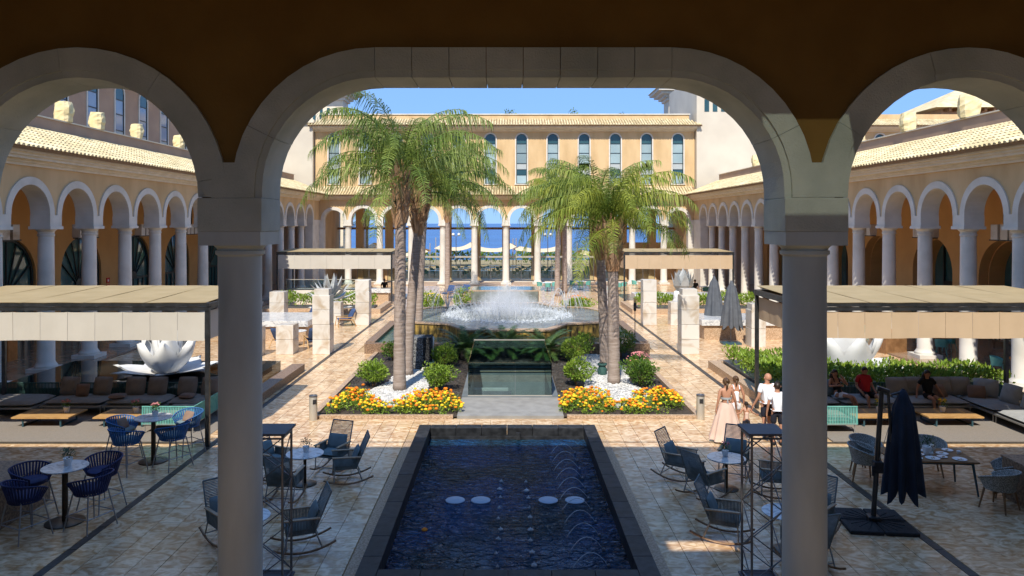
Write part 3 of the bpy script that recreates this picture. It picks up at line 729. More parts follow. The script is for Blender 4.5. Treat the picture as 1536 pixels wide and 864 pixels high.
# ------------------------------------------------------------------ glass railed light well
gw = thing('light_well', 'glass railed stair well with teal tinted panes set in the flower bed', 'stairwell', (.135, 24.8, 0))
hw = 1.415; dp = 4.85
m = MB(); m.box(-1.62, 1.62, -2.35, .02, -.03, .06); m.build('landing_slab', 'slab', gw)
m = MB()
m.box(-hw-.2, -hw, .02, dp, -3.0, .12); m.box(hw, hw+.2, .02, dp, -3.0, .12); m.box(-hw-.2, hw+.2, dp, dp+.2, -3.0, .12); m.box(-hw, hw, .02, .14, -3., .1)
m.build('kerb', 'well_wall', gw)
m = MB(); m.box(-hw, hw, .14, dp, -3.0, -2.9); m.build('well_floor', 'plate_dark', gw)
for k in range(9):
    m = MB(); m.box(-hw+.01, -.05, 1.6+k*.3, 1.9+k*.3+.01, -2.9, -2.9+(k+1)*.26); m.build('step', 'cushion_light', gw)
m = MB(); m.add([(-1.0, .5, -1.1), (.05, .5, -1.1), (.05, 1.9, -.15), (-1.0, 1.9, -.15), (-1.0, .5, -1.2), (.05, .5, -1.2), (.05, 1.9, -.25), (-1.0, 1.9, -.25)], [(0, 1, 2, 3), (7, 6, 5, 4), (0, 4, 5, 1), (1, 5, 6, 2), (2, 6, 7, 3), (3, 7, 4, 0)]); m.build('hatch', 'plate_dark', gw)
for x0, x1 in ((-hw+.01, .17), (.18, hw-.01)):
    m = MB(); m.box(x0, x1, .06, .08, .1, 1.22); m.build('pane', 'glass_teal', gw)
    m = MB(); m.box(x0, x1, dp-.08, dp-.06, .1, 1.22); m.build('pane', 'glass_teal', gw)
for x in (-hw+.02, hw-.02):
    for y0, y1 in ((.1, 1.65), (1.66, 3.2), (3.21, dp-.1)):
        m = MB(); m.box(x-.01, x+.01, y0, y1, .1, 1.22); m.build('pane', 'glass_teal', gw)
m = MB(); m.box(-hw, hw, dp-.09, dp-.05, 1.22, 1.26); m.build('rail', 'steel', gw)
m = MB(); m.box(-hw, hw, .05, .09, .08, .13); m.build('rail', 'steel', gw)

# ------------------------------------------------------------------ fountain
ft = thing('fountain', 'star shaped raised stone fountain with ring of jets and white spray', 'fountain', (.05, 39.2, 0))
half = [(1.95, -5.8), (2.85, -3.8), (4.8, -3.1), (5.6, -1.2), (5.6, 1.2), (4.8, 3.1), (2.85, 3.8), (1.95, 5.8)]
star = half + [(-x, y) for x, y in half[::-1]]
inner = [(x*.925, y*.925) for x, y in star]
m = MB(); n = len(star); z1 = 1.1
vs = [(x, y, 0) for x, y in star]+[(x, y, z1) for x, y in star]+[(x, y, z1) for x, y in inner]+[(x, y, .6) for x, y in inner]
m.add(vs, [(i, (i+1) % n, n+(i+1) % n, n+i) for i in range(n)]+[(n+i, n+(i+1) % n, 2*n+(i+1) % n, 2*n+i) for i in range(n)]+[(2*n+i, 2*n+(i+1) % n, 3*n+(i+1) % n, 3*n+i) for i in range(n)])
wallm = mat('fountain_stone', (.085, .06, .03), (.42, .27, .07), .35, 3.2, .3, 20, coord='World', stretch=(2.2, 2.2, .5), lo=.38, hi=.62, det=6)
m.build('basin_wall', 'fountain_stone', ft)
m = MB(); cp = [(x*1.012, y*1.012) for x, y in star]
m.add([(x, y, z1+.003) for x, y in cp]+[(x, y, z1+.003) for x, y in inner]+[(x, y, z1-.07) for x, y in cp], [(i, (i+1) % n, n+(i+1) % n, n+i) for i in range(n)]+[(2*n+i, 2*n+(i+1) % n, (i+1) % n, i) for i in range(n)])
m.build('rim', 'granite_light', ft)
m = MB(); m.add([(x, y, 1.07) for x, y in [(a*.93, b*.93) for a, b in star]], [tuple(range(n))]); m.build('water', 'fountain_water', ft)
# lower trough
m = MB(); FX = 6.45
m.box(-FX, -FX+.42, -5.4, 6.6, -.03, .5); m.box(FX-.42, FX, -5.4, 6.6, -.03, .5); m.box(-FX, FX, 6.6, 7.0, -.03, .5)
m.box(-FX, -1.6, -5.75, -5.4, -.03, .46); m.box(1.6, FX, -5.75, -5.4, -.03, .46); m.build('trough_wall', 'granite', ft)
m = MB(); m.quad((-FX+.4, -5.4, .36), (FX-.4, -5.4, .36), (FX-.4, 6.6, .36), (-FX+.4, 6.6, .36)); m.build('trough_water', 'teal_water', ft)
# corner spouts
for sx in (-1, 1):
    m = MB(); m.add([(sx*5.0, -3.0, 1.1), (sx*6.0, -2.6, 1.1), (sx*5.5, -1.6, 1.1), (sx*5.5, -2.4, 1.5)], [(0, 1, 3), (1, 2, 3), (2, 0, 3), (0, 2, 1)]); m.build('spout_stone', 'granite_light', ft)
# jets
rnd = random.Random(5)
def jet(x, y, h, dx=0, dy=0, r=.014, nm='water_jet'):
    pts = []
    for i in range(11):
        t = i/10; pts.append((x+dx*t, y+dy*t, 1.07+4*h*t*(1-t) if (dx or dy) else 1.07+h*t))
    m = MB(); m.path(pts, [r*(1.1-.2*sin(pi*i/10)) if (dx or dy) else r*(1.25-.9*i/10) for i in range(11)], 5)
    m.build(nm, 'water_spray', ft, smooth=True)
for k in range(44):
    a = 2*pi*k/44; rr = 3.25; jet(rr*cos(a), rr*sin(a)*.95, rnd.uniform(.42, .55), -.85*cos(a), -.85*sin(a), .011)
for k in range(14):
    a = 2*pi*k/14; jet(1.9*cos(a), 1.9*sin(a), rnd.uniform(.5, 1.25), r=.014)
for k in range(9):
    a = 2*pi*k/9; jet(.9*cos(a), .9*sin(a), rnd.uniform(.9, 1.6), r=.016)
for sx in (-1, 1):
    for k in range(14):
        a = 2*pi*k/14; jet(sx*3.3, 2.0, rnd.uniform(.9, 1.25), .95*cos(a), .8*sin(a), .012)
dr = MB()
for k in range(9000):
    a = rnd.uniform(0, 2*pi); u = rnd.random()
    if k % 3: rr = abs(rnd.gauss(0, 1.0)); z = 1.08+rnd.random()**1.3*max(.15, 1.75-rr*.55)
    else: rr = rnd.gauss(2.7, .35); z = 1.08+abs(rnd.gauss(0, .14))
    x, y = rr*cos(a), rr*sin(a); s = rnd.uniform(.006, .018)
    dr.add([(x-s, y, z-s), (x+s, y, z-s), (x, y+s, z-s), (x, y, z+s*1.6)], [(0, 1, 3), (1, 2, 3), (2, 0, 3), (0, 2, 1)])
stuff(dr.build('spray_drops', 'water_spray', ft))
m = MB(); m.lathe([(.3, 0), (2.35, .0), (2.35, .9), (2.1, 1.5), (1.3, 1.85), (.02, 1.95)], 28, (0, 0, 1.09)); stuff(m.build('mist', 'mist', ft, smooth=True))
# white froth where the ring of jets falls back
fo = MB()
for k in range(1800):
    a = rnd.uniform(0, 2*pi); rr = 3.0+rnd.gauss(0, .28); s = rnd.uniform(.015, .05)
    x, y = rr*cos(a), rr*sin(a)*.95
    fo.add([(x-s, y-s, 1.073), (x+s, y-s*.8, 1.073), (x+s*.7, y+s, 1.073), (x-s, y+s*.6, 1.073), (x, y, 1.073+s*.7)], [(0, 1, 4), (1, 2, 4), (2, 3, 4), (3, 0, 4)])
stuff(fo.build('froth', 'water_spray', ft))
bt = thing('raised_water_table', 'raised stone water table with teal overflow behind the fountain spray', 'water table', (-.1, 51, 0))
m = MB(); m.box(-2.3, 2.3, -1.5, 1.5, 0, 1.35); m.build('body', 'granite', bt)
m = MB(); m.box(-2.35, 2.35, -1.55, 1.55, 1.35, 1.42); m.build('rim', 'granite_light', bt)
m = MB(); m.quad((-2.2, -1.4, 1.425), (2.2, -1.4, 1.425), (2.2, 1.4, 1.425), (-2.2, 1.4, 1.425)); m.build('water', 'teal_water', bt)
m = MB(); m.quad((-2.25, -1.512, .1), (2.25, -1.512, .1), (2.25, -1.552, 1.35), (-2.25, -1.552, 1.35)); m.build('water_curtain', 'fountain_water', bt)
# ------------------------------------------------------------------ black lotus basin, left
lb = thing('black_basin', 'low black mirror basin with granite step beside the left path', 'basin', (0, 0, 0))
m = MB(); m.box(-17.1, -8.95, 24.5, 29.4, -.03, .44); m.build('body', 'black_gloss', lb)
m = MB(); m.quad((-17.05, 24.55, .444), (-9.0, 24.55, .444), (-9.0, 29.35, .444), (-17.05, 29.35, .444)); m.build('water', 'basin_water', lb)
m = MB(); m.box(-8.55, -8.05, 23.2, 29.6, -.03, .28); m.build('step', 'granite', lb)
# ================================================================== PERGOLAS
def pergola(label, x0, x1, y0, y1, valm, roofm, vb, side, npan=7, wav=1.0):
    t = thing('pergola', label, 'pergola', (min(x0, x1), y0, 0)); w = abs(x1-x0); d = y1-y0; z = 3.62
    rnd = random.Random(int(x0*10)+int(y0))
    for px in (0, w):
        for py in (0, d):
            m = MB(); m.box(px-.055, px+.055, py-.055, py+.055, 0, z); m.build('post', 'alu_dark', t, bev=.008)
    m = MB(); m.box(-.07, w+.07, -.07, .07, z+.08, z+.17); m.build('front_beam', 'alu_dark', t)
    m = MB(); m.box(-.07, w+.07, -.07, .07, z-.03, z+.06); m.build('front_beam', 'alu_dark', t)
    m = MB(); m.box(-.07, w+.07, d-.07, d+.07, z, z+.17); m.build('rear_beam', 'alu_dark', t)
    for px in (0, w):
        m = MB(); m.box(px-.06, px+.06, .071, d-.071, z, z+.165); m.build('side_beam', 'alu_dark', t)
    nr = 5
    for k in range(1, nr):
        u = w*k/nr; m = MB(); m.box(u-.03, u+.03, .071, d-.071, z+.02, z+.15); m.build('rafter', 'alu_dark', t)
    for k in range(nr):                      # roof fabric in bays, sagging a little, with a raised seam between
        a, b = w*k/nr+.02, w*(k+1)/nr-.02; m = MB(); N = 8; vs = []
        for j in range(N+1):
            for i in range(N+1):
                u, v = i/N, j/N; vs.append((a+(b-a)*u, -.08+(d+.16)*v, z+.19+.10*v-.02*sin(pi*u)*sin(pi*v)+.004*sin(9*u+5*v+k)))
        m.add(vs, [(j*(N+1)+i, j*(N+1)+i+1, (j+1)*(N+1)+i+1, (j+1)*(N+1)+i) for j in range(N) for i in range(N)])
        m.add([(p[0], p[1], p[2]-.012) for p in vs], [((j+1)*(N+1)+i, (j+1)*(N+1)+i+1, j*(N+1)+i+1, j*(N+1)+i) for j in range(N) for i in range(N)])
        m.build('roof_fabric', roofm, t, smooth=True)
    def curtain(p, q, n, zt, zb):
        p, q = Vector(p), Vector(q); dirv = (q-p).normalized(); nor = Vector((dirv.y, -dirv.x, 0)); Ln = (q-p).length
        for k in range(n):
            a, b = Ln*k/n+.004, Ln*(k+1)/n-.004; N, M = 8, 5; m = MB(); vs = []; am = rnd.uniform(.004, .02)*wav; ph = rnd.uniform(0, 6)
            for j in range(M+1):
                for i in range(N+1):
                    u, v = i/N, j/M; o = am*v*sin(pi*u)*sin(u*7+ph)+.012*wav*v*sin((a+(b-a)*u)*1.7)+(.010*abs(2*u-1)**8)
                    vs.append(p+dirv*(a+(b-a)*u)+nor*o+Vector((0, 0, zt+(zb-zt)*v+.008*v*sin((a+(b-a)*u)*2.3))))
            F = [(j*(N+1)+i, (j+1)*(N+1)+i, (j+1)*(N+1)+i+1, j*(N+1)+i+1) for j in range(M) for i in range(N)]
            m.add(vs, F); m.add([x-nor*.006 for x in vs], [f[::-1] for f in F])
            c = m.build('valance_panel', valm, t, smooth=True)
    curtain((.06, -.03, 0), (w-.06, -.03, 0), npan, z-.06, vb)
    curtain((.03 if side > 0 else w-.03, .08, 0), (.03 if side > 0 else w-.03, d-.08, 0), 4, z-.06, vb)
    return t
pergola('pergola with black frame and off white valance over green rope sofa', -16.0, -7.9, 19.6, 23.6, 'canvas_white', 'canvas_cream', 2.80, -1, 11)
pergola('pergola with black frame and tan valance over pale grey corner sofa', 15.95, 8.0, 19.6, 23.6, 'canvas_tan', 'canvas_cream', 2.86, 1, 11)
pergola('distant pergola with off white valance over the bar beside the silver agave sculpture', -16.8, -8.4, 54.4, 58.4, 'canvas_white', 'canvas_cream', 2.55, -1, 7, 2)
pergola('distant pergola with tan valance over a bar on the pineapple sculpture side', 16.7, 8.7, 54.4, 58.4, 'canvas_tan', 'canvas_cream', 2.55, 1, 9)
# ------------------------------------------------------------------ marble pillars, stacked blocks
def pillar(label, x, y, w, h, n, dd=None, cap=None):
    t = thing('marble_pillar', label, 'pillar', (x, y, 0)); dd = dd or w
    for k in range(n):
        m = MB(); j = random.uniform(-.010, .010); m.box(-w/2+j, w/2+j, -dd/2, dd/2, h*k/n+(.012 if k else 0), h*(k+1)/n); m.build('block', 'marble', t, bev=.014)
    if cap:
        m = MB(); m.box(-w*.42, w*.42, -dd*.4, dd*.4, h+.003, h+cap); m.build('cap_block', 'marble', t, bev=.006)
pillar('tall marble pillar of four blocks beside lotus basin and left path', -8.32, 33.7, .78, 2.65, 4, .8, .28)
pillar('marble pillar of four blocks behind blue lounge chair, left path', -8.32, 43.2, .80, 2.62, 4, .8)
pillar('waist high marble block pillar between lotus basin and wooden armchair', -9.95, 33.7, .78, 1.32, 2, .9)
pillar('low marble block pillar partly behind left grey column', -11.25, 33.0, .78, 1.3, 2, .9)
pillar('short marble block pillar between hedge and marble bar, left', -13.2, 43.0, .85, 1.95, 3, .8)
pillar('low marble block behind tall left pillar by blue lounge chair', -10.0, 43.4, .8, 1.3, 2, .8)
pillar('low marble block holding plant beside far left hedge', -15.6, 44.5, .8, 1.2, 2, .8)
pillar('tall marble pillar of five blocks beside right path and hedge', 8.30, 33.7, .80, 2.65, 4, .8, .28)
pillar('marble pillar of four blocks by far right hedge', 8.33, 43.2, .78, 2.62, 4, .8)
pillar('low marble block behind tall right pillar beside dark chairs', 9.85, 43.0, .72, 1.35, 2, .8)
pillar('marble pillar with cap behind closed grey umbrellas', 12.0, 35.6, .68, 1.75, 2, .9, .3)
def slab_bar(label, x0, x1, y0, y1):
    t = thing('marble_bar', label, 'bar', ((x0+x1)/2, (y0+y1)/2, 0)); a = (x1-x0)/2; b = (y1-y0)/2
    m = MB(); m.box(-a, a, -b, b, .72, 1.02); m.build('top_slab', 'marble_grey', t, bev=.01)
    m = MB(); m.box(-a+.15, a-.15, -b+.12, b-.12, 0, .72); m.build('base', 'granite_light', t)
slab_bar('long grey veined marble bar slab by wooden armchairs', -14.5, -9.9, 37.0, 40.6)
slab_bar('long grey veined marble bar slab behind closed grey umbrellas', 9.9, 15.4, 37.4, 40.2)
slab_bar('far marble bar under the tan far pergola', 8.9, 15.5, 51.2, 52.6)
slab_bar('far marble bar under the off white far pergola', -16.2, -8.6, 55.0, 56.2)
# ------------------------------------------------------------------ sculptures
def petal(mb, a, r0, L, wid, open_, curl, thick=.035, n=10, m=6, z0=0, tip=1.0):
    ca, sa = cos(a), sin(a); pts = [[], []]
    for j in range(n+1):
        t = j/n; r = r0+L*(open_*t+curl*t*t); z = z0+L*(1-.35*open_)*t*(1 if open_ < .8 else .35)
        hw = wid*(sin(pi*min(1, .12+.88*t)**tip)+.02)
        for i in range(m+1):
            u = (i/m-.5)*2; cup = (1-u*u)*wid*.35
            for s, th in ((0, 0), (1, thick)):
                rr = r-wid*.35+cup+th; pts[s].append((rr*ca-u*hw*sa, rr*sa+u*hw*ca, z+(-th*.3 if s else 0)))
    A = [(j*(m+1)+i, j*(m+1)+i+1, (j+1)*(m+1)+i+1, (j+1)*(m+1)+i) for j in range(n) for i in range(m)]
    mb.add(pts[0], [f[::-1] for f in A]); mb.add(pts[1], A); return mb
def lotus(label, loc, s, rz):
    t = thing('lotus_sculpture', label, 'sculpture', loc, rz)
    for k in range(7):
        m = MB(); petal(m, 2*pi*k/7, .35*s, 1.25*s, .50*s, 1.15, -.05, .05*s, z0=.02); m.build('outer_petal', 'white_gloss', t, smooth=True)
    for k in range(6):
        m = MB(); petal(m, 2*pi*k/6+.4, .28*s, 1.35*s, .40*s, .78, -.34, .07*s, z0=.1, tip=.8); m.build('inner_petal', 'white_gloss', t, smooth=True)
    for k in range(4):
        m = MB(); petal(m, 2*pi*k/4+.1, .14*s, 1.45*s, .40*s, .42, -.25, .06*s, z0=.12, tip=.8); m.build('inner_petal', 'white_gloss', t, smooth=True)
    m = MB(); m.lathe([(.1*s, .05), (.2*s, .3*s), (.25*s, .6*s), (.2*s, .9*s), (.02, 1.1*s)], 20); m.build('bud', 'white_gloss', t, smooth=True)
    return t
lotus('white lotus flower sculpture standing in the black mirror basin', (-12.35, 27.0, .43), 1.15, .45)
lotus('large white lotus sculpture behind hedge beside the corner sofa', (13.35, 29.3, .0), 1.55, 1.3)
def agave(label, loc, s, white, spread, rz):
    t = thing('agave_sculpture', label, 'sculpture', loc, rz)
    for k in range(6):
        m = MB(); petal(m, 2*pi*k/6, .2*s, (1.1 if white > 1 else .8)*s, .42*s, .34 if white > 1 else .9, -.22 if white > 1 else .1, .05*s, z0=.02); m.build('petal', 'white_gloss', t, smooth=True)
    for r in range(4):
        nn = 7-r
        for k in range(nn):
            a = 2*pi*k/nn+r*.35; el = spread[0]+(spread[1]-spread[0])*r/3; L = (1.25-.08*r)*s*(.72 if white > 1 else .95); z0 = (.85 if white > 1 else .5)*s+r*.10*s
            d = Vector((cos(a)*cos(el), sin(a)*cos(el), sin(el))); p0 = Vector((0, 0, z0))+Vector((cos(a), sin(a), 0))*.12*s
            sd = Vector((-sin(a), cos(a), 0)); up = sd.cross(d)
            m = MB(); q1 = p0+d*L*.45+up*.05*s; q2 = p0+d*L-up*.08*s; w = (.19 if white > 1 else .17)*s
            m.add([p0-sd*w*.7, p0+sd*w*.7, q1-sd*w, q1+sd*w, q2, p0-up*.05*s, q1-up*.07*s], [(0, 1, 3, 2), (2, 3, 4), (0, 2, 6, 5), (1, 5, 6, 3), (2, 4, 6), (3, 6, 4), (0, 5, 1)])
            m.build('leaf', 'silver_leaf', t)
    return t
agave('white and silver agave sculpture with wide open spikes behind tall left pillar', (-10.9, 46.0, .45), 1.35, 1, (R(15), R(75)), .2)
agave('white and silver pineapple shaped sculpture behind tall right pillar', (11.0, 46.0, .2), 1.55, 2, (R(62), R(87)), .2)
# ------------------------------------------------------------------ truss towers
def truss(label, x, y, h=2.5, w=.50):
    t = thing('truss_tower', label, 'truss tower', (x, y, 0)); a = w/2
    cs = [(-a, -a), (a, -a), (a, a), (-a, a)]
    for cx, cy in cs:
        m = MB(); m.tube((cx, cy, .04), (cx, cy, h-.02), .021, n=8); m.build('chord', 'steel_dark', t, smooth=40)
    n = 6
    for k in range(n):
        z0 = .1+(h-.2)*k/n; z1 = .1+(h-.2)*(k+1)/n
        for q in range(4):
            p0, p1 = cs[q], cs[(q+1) % 4]
            if (k+q) % 2: p0, p1 = p1, p0
            m = MB(); m.tube((*p0, z0), (*p1, z1), .010, n=6); m.build('brace', 'steel_dark', t, smooth=40)
    for z in (.06, h-.08):
        for q in range(4):
            m = MB(); m.tube((*cs[q], z), (*cs[(q+1) % 4], z), .016, n=6); m.build('end_bar', 'steel_dark', t, smooth=40)
    m = MB(); m.box(-w*.62, w*.62, -w*.62, w*.62, h-.02, h+.015); m.build('top_plate', 'plate_dark', t)
    m = MB(); m.box(-w*.6, w*.6, -w*.6, w*.6, 0, .03); m.build('base_plate', 'plate_dark', t)
truss('dark lattice truss tower with plate top among left rocking chairs', -3.86, 12.2); truss('dark lattice truss tower with plate top among right rocking chairs', 4.22, 12.2)
# ------------------------------------------------------------------ rope furniture
def rope_strips(mb, pts_bot, pts_top, w=.018, th=.006, out=None):
    for b, t in zip(pts_bot, pts_top):
        b, t = Vector(b), Vector(t); d = (t-b).normalized(); s = d.cross(Vector((b.x+1e-4, b.y, 0)).normalized()); s.normalize()
        n = s.cross(d)
        mb.add([b-s*w-n*th, b+s*w-n*th, t+s*w-n*th, t-s*w-n*th, b-s*w+n*th, b+s*w+n*th, t+s*w+n*th, t-s*w+n*th],
               [(0, 3, 2, 1), (4, 5, 6, 7), (0, 1, 5, 4), (1, 2, 6, 5), (2, 3, 7, 6), (3, 0, 4, 7)])
def bar_chair_proto(rope, cush):
    t = thing('bar_chair', '', 'bar chair')
    zs, zt = .70, 1.0
    m = MB(); m.lathe([(.01, zs-.02), (.20, zs-.02), (.215, zs), (.215, zs+.05), (.19, zs+.07), (.01, zs+.075)], 18, cap=False); m.build('seat', cush, t, smooth=40)
    bot, top = [], []; rail = []; low = []
    for i in range(30):
        a = R(-38)+R(256)*i/29       # open towards -Y
        f = abs((i-14.5)/14.5); zz = zt-.15*f**3
        b = (.22*cos(a), .21*sin(a), zs-.04); q = (.315*cos(a), .29*sin(a), zz); bot.append(b); top.append(q)
    m = MB(); rope_strips(m, bot, top, .0125); m.build('woven_back', rope, t)
    m = MB(); m.path(top, .014, 6); m.build('top_rail', rope, t, smooth=True)
    m = MB(); m.path(bot+[bot[0]], .014, 6); m.build('seat_ring', rope, t, smooth=True)
    fr = []
    for sx in (-1, 1):
        for sy in (-1, 1):
            m = MB(); p = (sx*.26, sy*.25, 0); m.tube((sx*.17, sy*.16, zs-.03), p, .012, .010, 8); m.build('leg', 'metal_leg', t, smooth=40)
    c = [(-.235, -.225, .27), (.235, -.225, .27), (.235, .225, .27), (-.235, .225, .27), (-.235, -.225, .27)]
    m = MB()
    for a, b in zip(c, c[1:]): m.tube(a, b, .009)
    m.build('footrest', 'metal_leg', t)
    return t
def cushion(mb, cx, cy, cz, w, d, h, M=None, puff=.35, N=8):
    """puffy rectangular cushion"""
    vs = []
    for s in (1, -1):
        for j in range(N+1):
            for i in range(N+1):
                u, v = 2*i/N-1, 2*j/N-1; e = (1-abs(u)**3.5)*(1-abs(v)**3.5); k = 1-.05*(u*u*v*v)
                p = Vector((u*w/2*k, v*d/2*k, s*(h/2*(1-puff)*min(1, e*6)+h/2*puff*e)))
                if M is not None: p = M @ p
                vs.append((p.x+cx, p.y+cy, p.z+cz))
    n1 = (N+1)**2; F = [(j*(N+1)+i, j*(N+1)+i+1, (j+1)*(N+1)+i+1, (j+1)*(N+1)+i) for j in range(N) for i in range(N)]
    mb.add(vs, F+[tuple(n1+k for k in f[::-1]) for f in F]); return mb
def loose_cushion(name, label, loc, size, rot, m, group=None):
    mb = MB(); M = Matrix.Rotation(rot[2], 3, 'Z') @ Matrix.Rotation(rot[0], 3, 'X') @ Matrix.Rotation(rot[1], 3, 'Y')
    cushion(mb, 0, 0, 0, *size, M, .75); o = mb.build(name, m, smooth=True, loc=loc); return tag(o, label, 'cushion', group)
def pedestal_table(label, loc, r, h, base=.30):
    t = thing('round_table', label, 'table', loc)
    m = MB(); m.lathe([(r-.01, h-.025), (r, h-.018), (r, h-.004), (r-.006, h)], 40); m.build('table_top', 'marble_grey', t, smooth=30)
    m = MB(); m.tube((0, 0, .02), (0, 0, h-.025), .055 if h > .9 else .035, n=16); m.build('stem', 'bronze', t, smooth=40)
    m = MB(); m.lathe([(base, 0), (base, .015), (base-.02, .022), (.06, .03)], 32); m.build('foot_plate', 'bronze', t, smooth=30)
    return t
def pot_plant(label, loc, s=1., bloom=None, potm='china', group=None):
    t = thing('potted_plant', label, 'plant', loc, 0, group); rn = random.Random(str(loc))
    m = MB(); m.lathe([(.05*s, 0), (.068*s, .11*s), (.072*s, .115*s), (.06*s, .112*s), (.055*s, .1*s)], 14); m.build('pot', potm, t, smooth=40)
    m = MB()
    for k in range(110):
        a = rn.uniform(0, 6.28); rr = .10*s*sqrt(rn.random()); z = .11*s+rn.uniform(0, .14)*s; x, y = rr*cos(a), rr*sin(a)
        d = Vector((cos(a), sin(a), rn.uniform(.1, 1.4))).normalized()*.04*s; q = Vector((-sin(a), cos(a), 0))*.013*s
        p = Vector((x, y, z)); m.add([p, p+d*.5+q, p+d, p+d*.5-q], [(0, 1, 2, 3)])
    m.build('foliage', 'leaf_dark' if not bloom else 'leaf', t)
    if bloom:
        m = MB()
        for k in range(22):
            a = rn.uniform(0, 6.28); rr = .09*s*sqrt(rn.random()); m.lathe([(.001, 0), (.018*s, .008*s), (.012*s, .02*s), (.001, .022*s)], 6, (rr*cos(a), rr*sin(a), .22*s+rn.uniform(0, .05)*s))
        m.build('blossoms', bloom, t)
    return t
pedestal_table('round marble bar table with navy rope chairs', (-8.71, 14.62, 0), .42, 1.10, .36)
pedestal_table('round marble bar table with blue rope chairs by pergola post', (-8.74, 18.35, 0), .44, 1.10, .34)
pot_plant('dark leafy potted plant on bar table of navy chairs', (-8.70, 14.7, 1.10), 1.25)
pot_plant('pink flowering pot on bar table of blue chairs', (-8.72, 18.40, 1.10), 1.2, 'petal_pink')
bc = bar_chair_proto('rope_navy', 'rope_navy')
def ang_to(x, y, tx, ty): return atan2(ty-y, tx-x)+pi/2       # chair front (-Y local) towards target
def place(proto, first, x, y, rz, label, group=None):
    o = proto if first else dup(proto)
    o.location = (x, y, 0); o.rotation_euler = (0, 0, rz); o['label'] = label
    if group: o['group'] = group
    return o
for i, (x, y, lb) in enumerate(((-9.05, 13.93, 'navy rope bar chair with its back to the near arcade, beside granite block'), (-9.45, 14.75, 'navy rope bar chair on granite block side of bar table'),
                                (-8.38, 15.35, 'navy rope bar chair on the carpet side of bar table'), (-8.05, 14.35, 'navy rope bar chair standing right on drain channel'))):
    place(bc, i == 0, x, y, ang_to(x, y, -8.71, 14.62), lb, 'navy rope bar chairs').scale = (1.28, 1.28, 1.06)
bb = bar_chair_proto('rope_blue', 'cushion_slate')
for i, (x, y, lb) in enumerate(((-9.0, 17.55, 'blue rope bar chair turned with its back to the navy group'), (-9.52, 18.4, 'blue rope bar chair with brown cushion on coffee table side'),
                                (-8.08, 17.95, 'blue rope bar chair between bar table and drain channel'), (-8.2, 19.05, 'blue rope bar chair beside teal rope loveseat'))):
    place(bb, i == 0, x, y, ang_to(x, y, -8.74, 18.35), lb, 'blue rope bar chairs').scale = (1.28, 1.28, 1.06)
loose_cushion('cushion', 'brown cushion on blue bar chair', (-9.52, 18.4, .92), (.34, .3, .12), (R(65), 0, R(80)), 'cushion_rust')
loose_cushion('cushion', 'reddish cushion on blue bar chair by teal loveseat', (-8.18, 19.05, .92), (.34, .3, .12), (R(65), 0, R(-30)), 'cushion_rust')
# ------------------------------------------------------------------ rocking chairs (front towards -Y)
def rocking_proto():
    t = thing('rocking_chair', '', 'rocking chair')
    for sx in (-1, 1):
        x = sx*.30
        pts = [(x, -.52+1.1*i/12, .03+.16*(((i/12)-.48)*2)**2*.8) for i in range(13)]
        m = MB(); m.path(pts, .024, 6, flat=.8); m.build('rocker', 'wood_brown', t, smooth=40)
        m = MB(); m.tube((x, -.30, .05), (x*.98, -.28, .40), .014, n=8); m.build('leg', 'metal_pale', t, smooth=40)
        m = MB(); m.tube((x, .34, .07), (x*.98, .22, .36), .014, n=8); m.build('leg', 'metal_pale', t, smooth=40)
        m = MB(); m.add([(x-.035, -.33, .62), (x+.035, -.33, .62), (x+.035, .30, .60), (x-.035, .30, .60), (x-.035, -.33, .645), (x+.035, -.33, .645), (x+.035, .30, .625), (x-.035, .30, .625)],
                        [(0, 3, 2, 1), (4, 5, 6, 7), (0, 1, 5, 4), (1, 2, 6, 5), (2, 3, 7, 6), (3, 0, 4, 7)]); m.build('armrest', 'wood_pale', t, bev=.008)
        m = MB(); rope_strips(m, [(x, -.27+.012+.026*k, .36) for k in range(19)], [(x, -.27+.012+.026*k, .615) for k in range(19)], .0095, .004)
        m.path([(x, -.29, .37), (x, -.29, .62)], .013); m.build('side_panel', 'rope_slate', t)
    m = MB(); m.tube((-.30, -.28, .12), (.30, -.28, .12), .012); m.build('cross_bar', 'metal_pale', t)
    m = MB(); m.tube((-.30, .30, .14), (.30, .30, .14), .012); m.build('cross_bar', 'metal_pale', t)
    # back frame leaning back
    B0, B1 = Vector((0, .20, .38)), Vector((0, .50, 1.05))
    m = MB()
    for sx in (-1, 1): m.path([B0+Vector((sx*.30, 0, 0)), B1+Vector((sx*.27, 0, 0))], .015)
    m.path([B1+Vector((-.27, 0, 0)), B1+Vector((.27, 0, 0))], .015); m.build('back_frame', 'rope_slate', t)
    m = MB()
    for k in range(26):
        f = (k+.5)/26; p = B0.lerp(B1, f); w = .30-.03*f; m.tube(p+Vector((-w, 0, 0)), p+Vector((w, 0, 0)), .0095, n=5)
    m.build('rope_back', 'rope_slate', t)
    m = MB(); m.box(-.295, .295, -.29, .22, .35, .38); m.build('seat_frame', 'rope_slate', t)
    m = MB(); cushion(m, 0, -.03, .43, .56, .52, .10, None, .3); m.build('seat_cushion', 'cushion_slate', t, smooth=True)
    m = MB(); M = Matrix.Rotation(R(66), 3, 'X'); cushion(m, 0, .215, .62, .5, .36, .10, M, .6); m.build('back_cushion', 'cushion_slate', t, smooth=True)
    return t
rc = rocking_proto()
TA, TB, TC, TD = (-4.55, 16.75), (-4.62, 13.15), (4.9, 16.45), (5.05, 13.35)
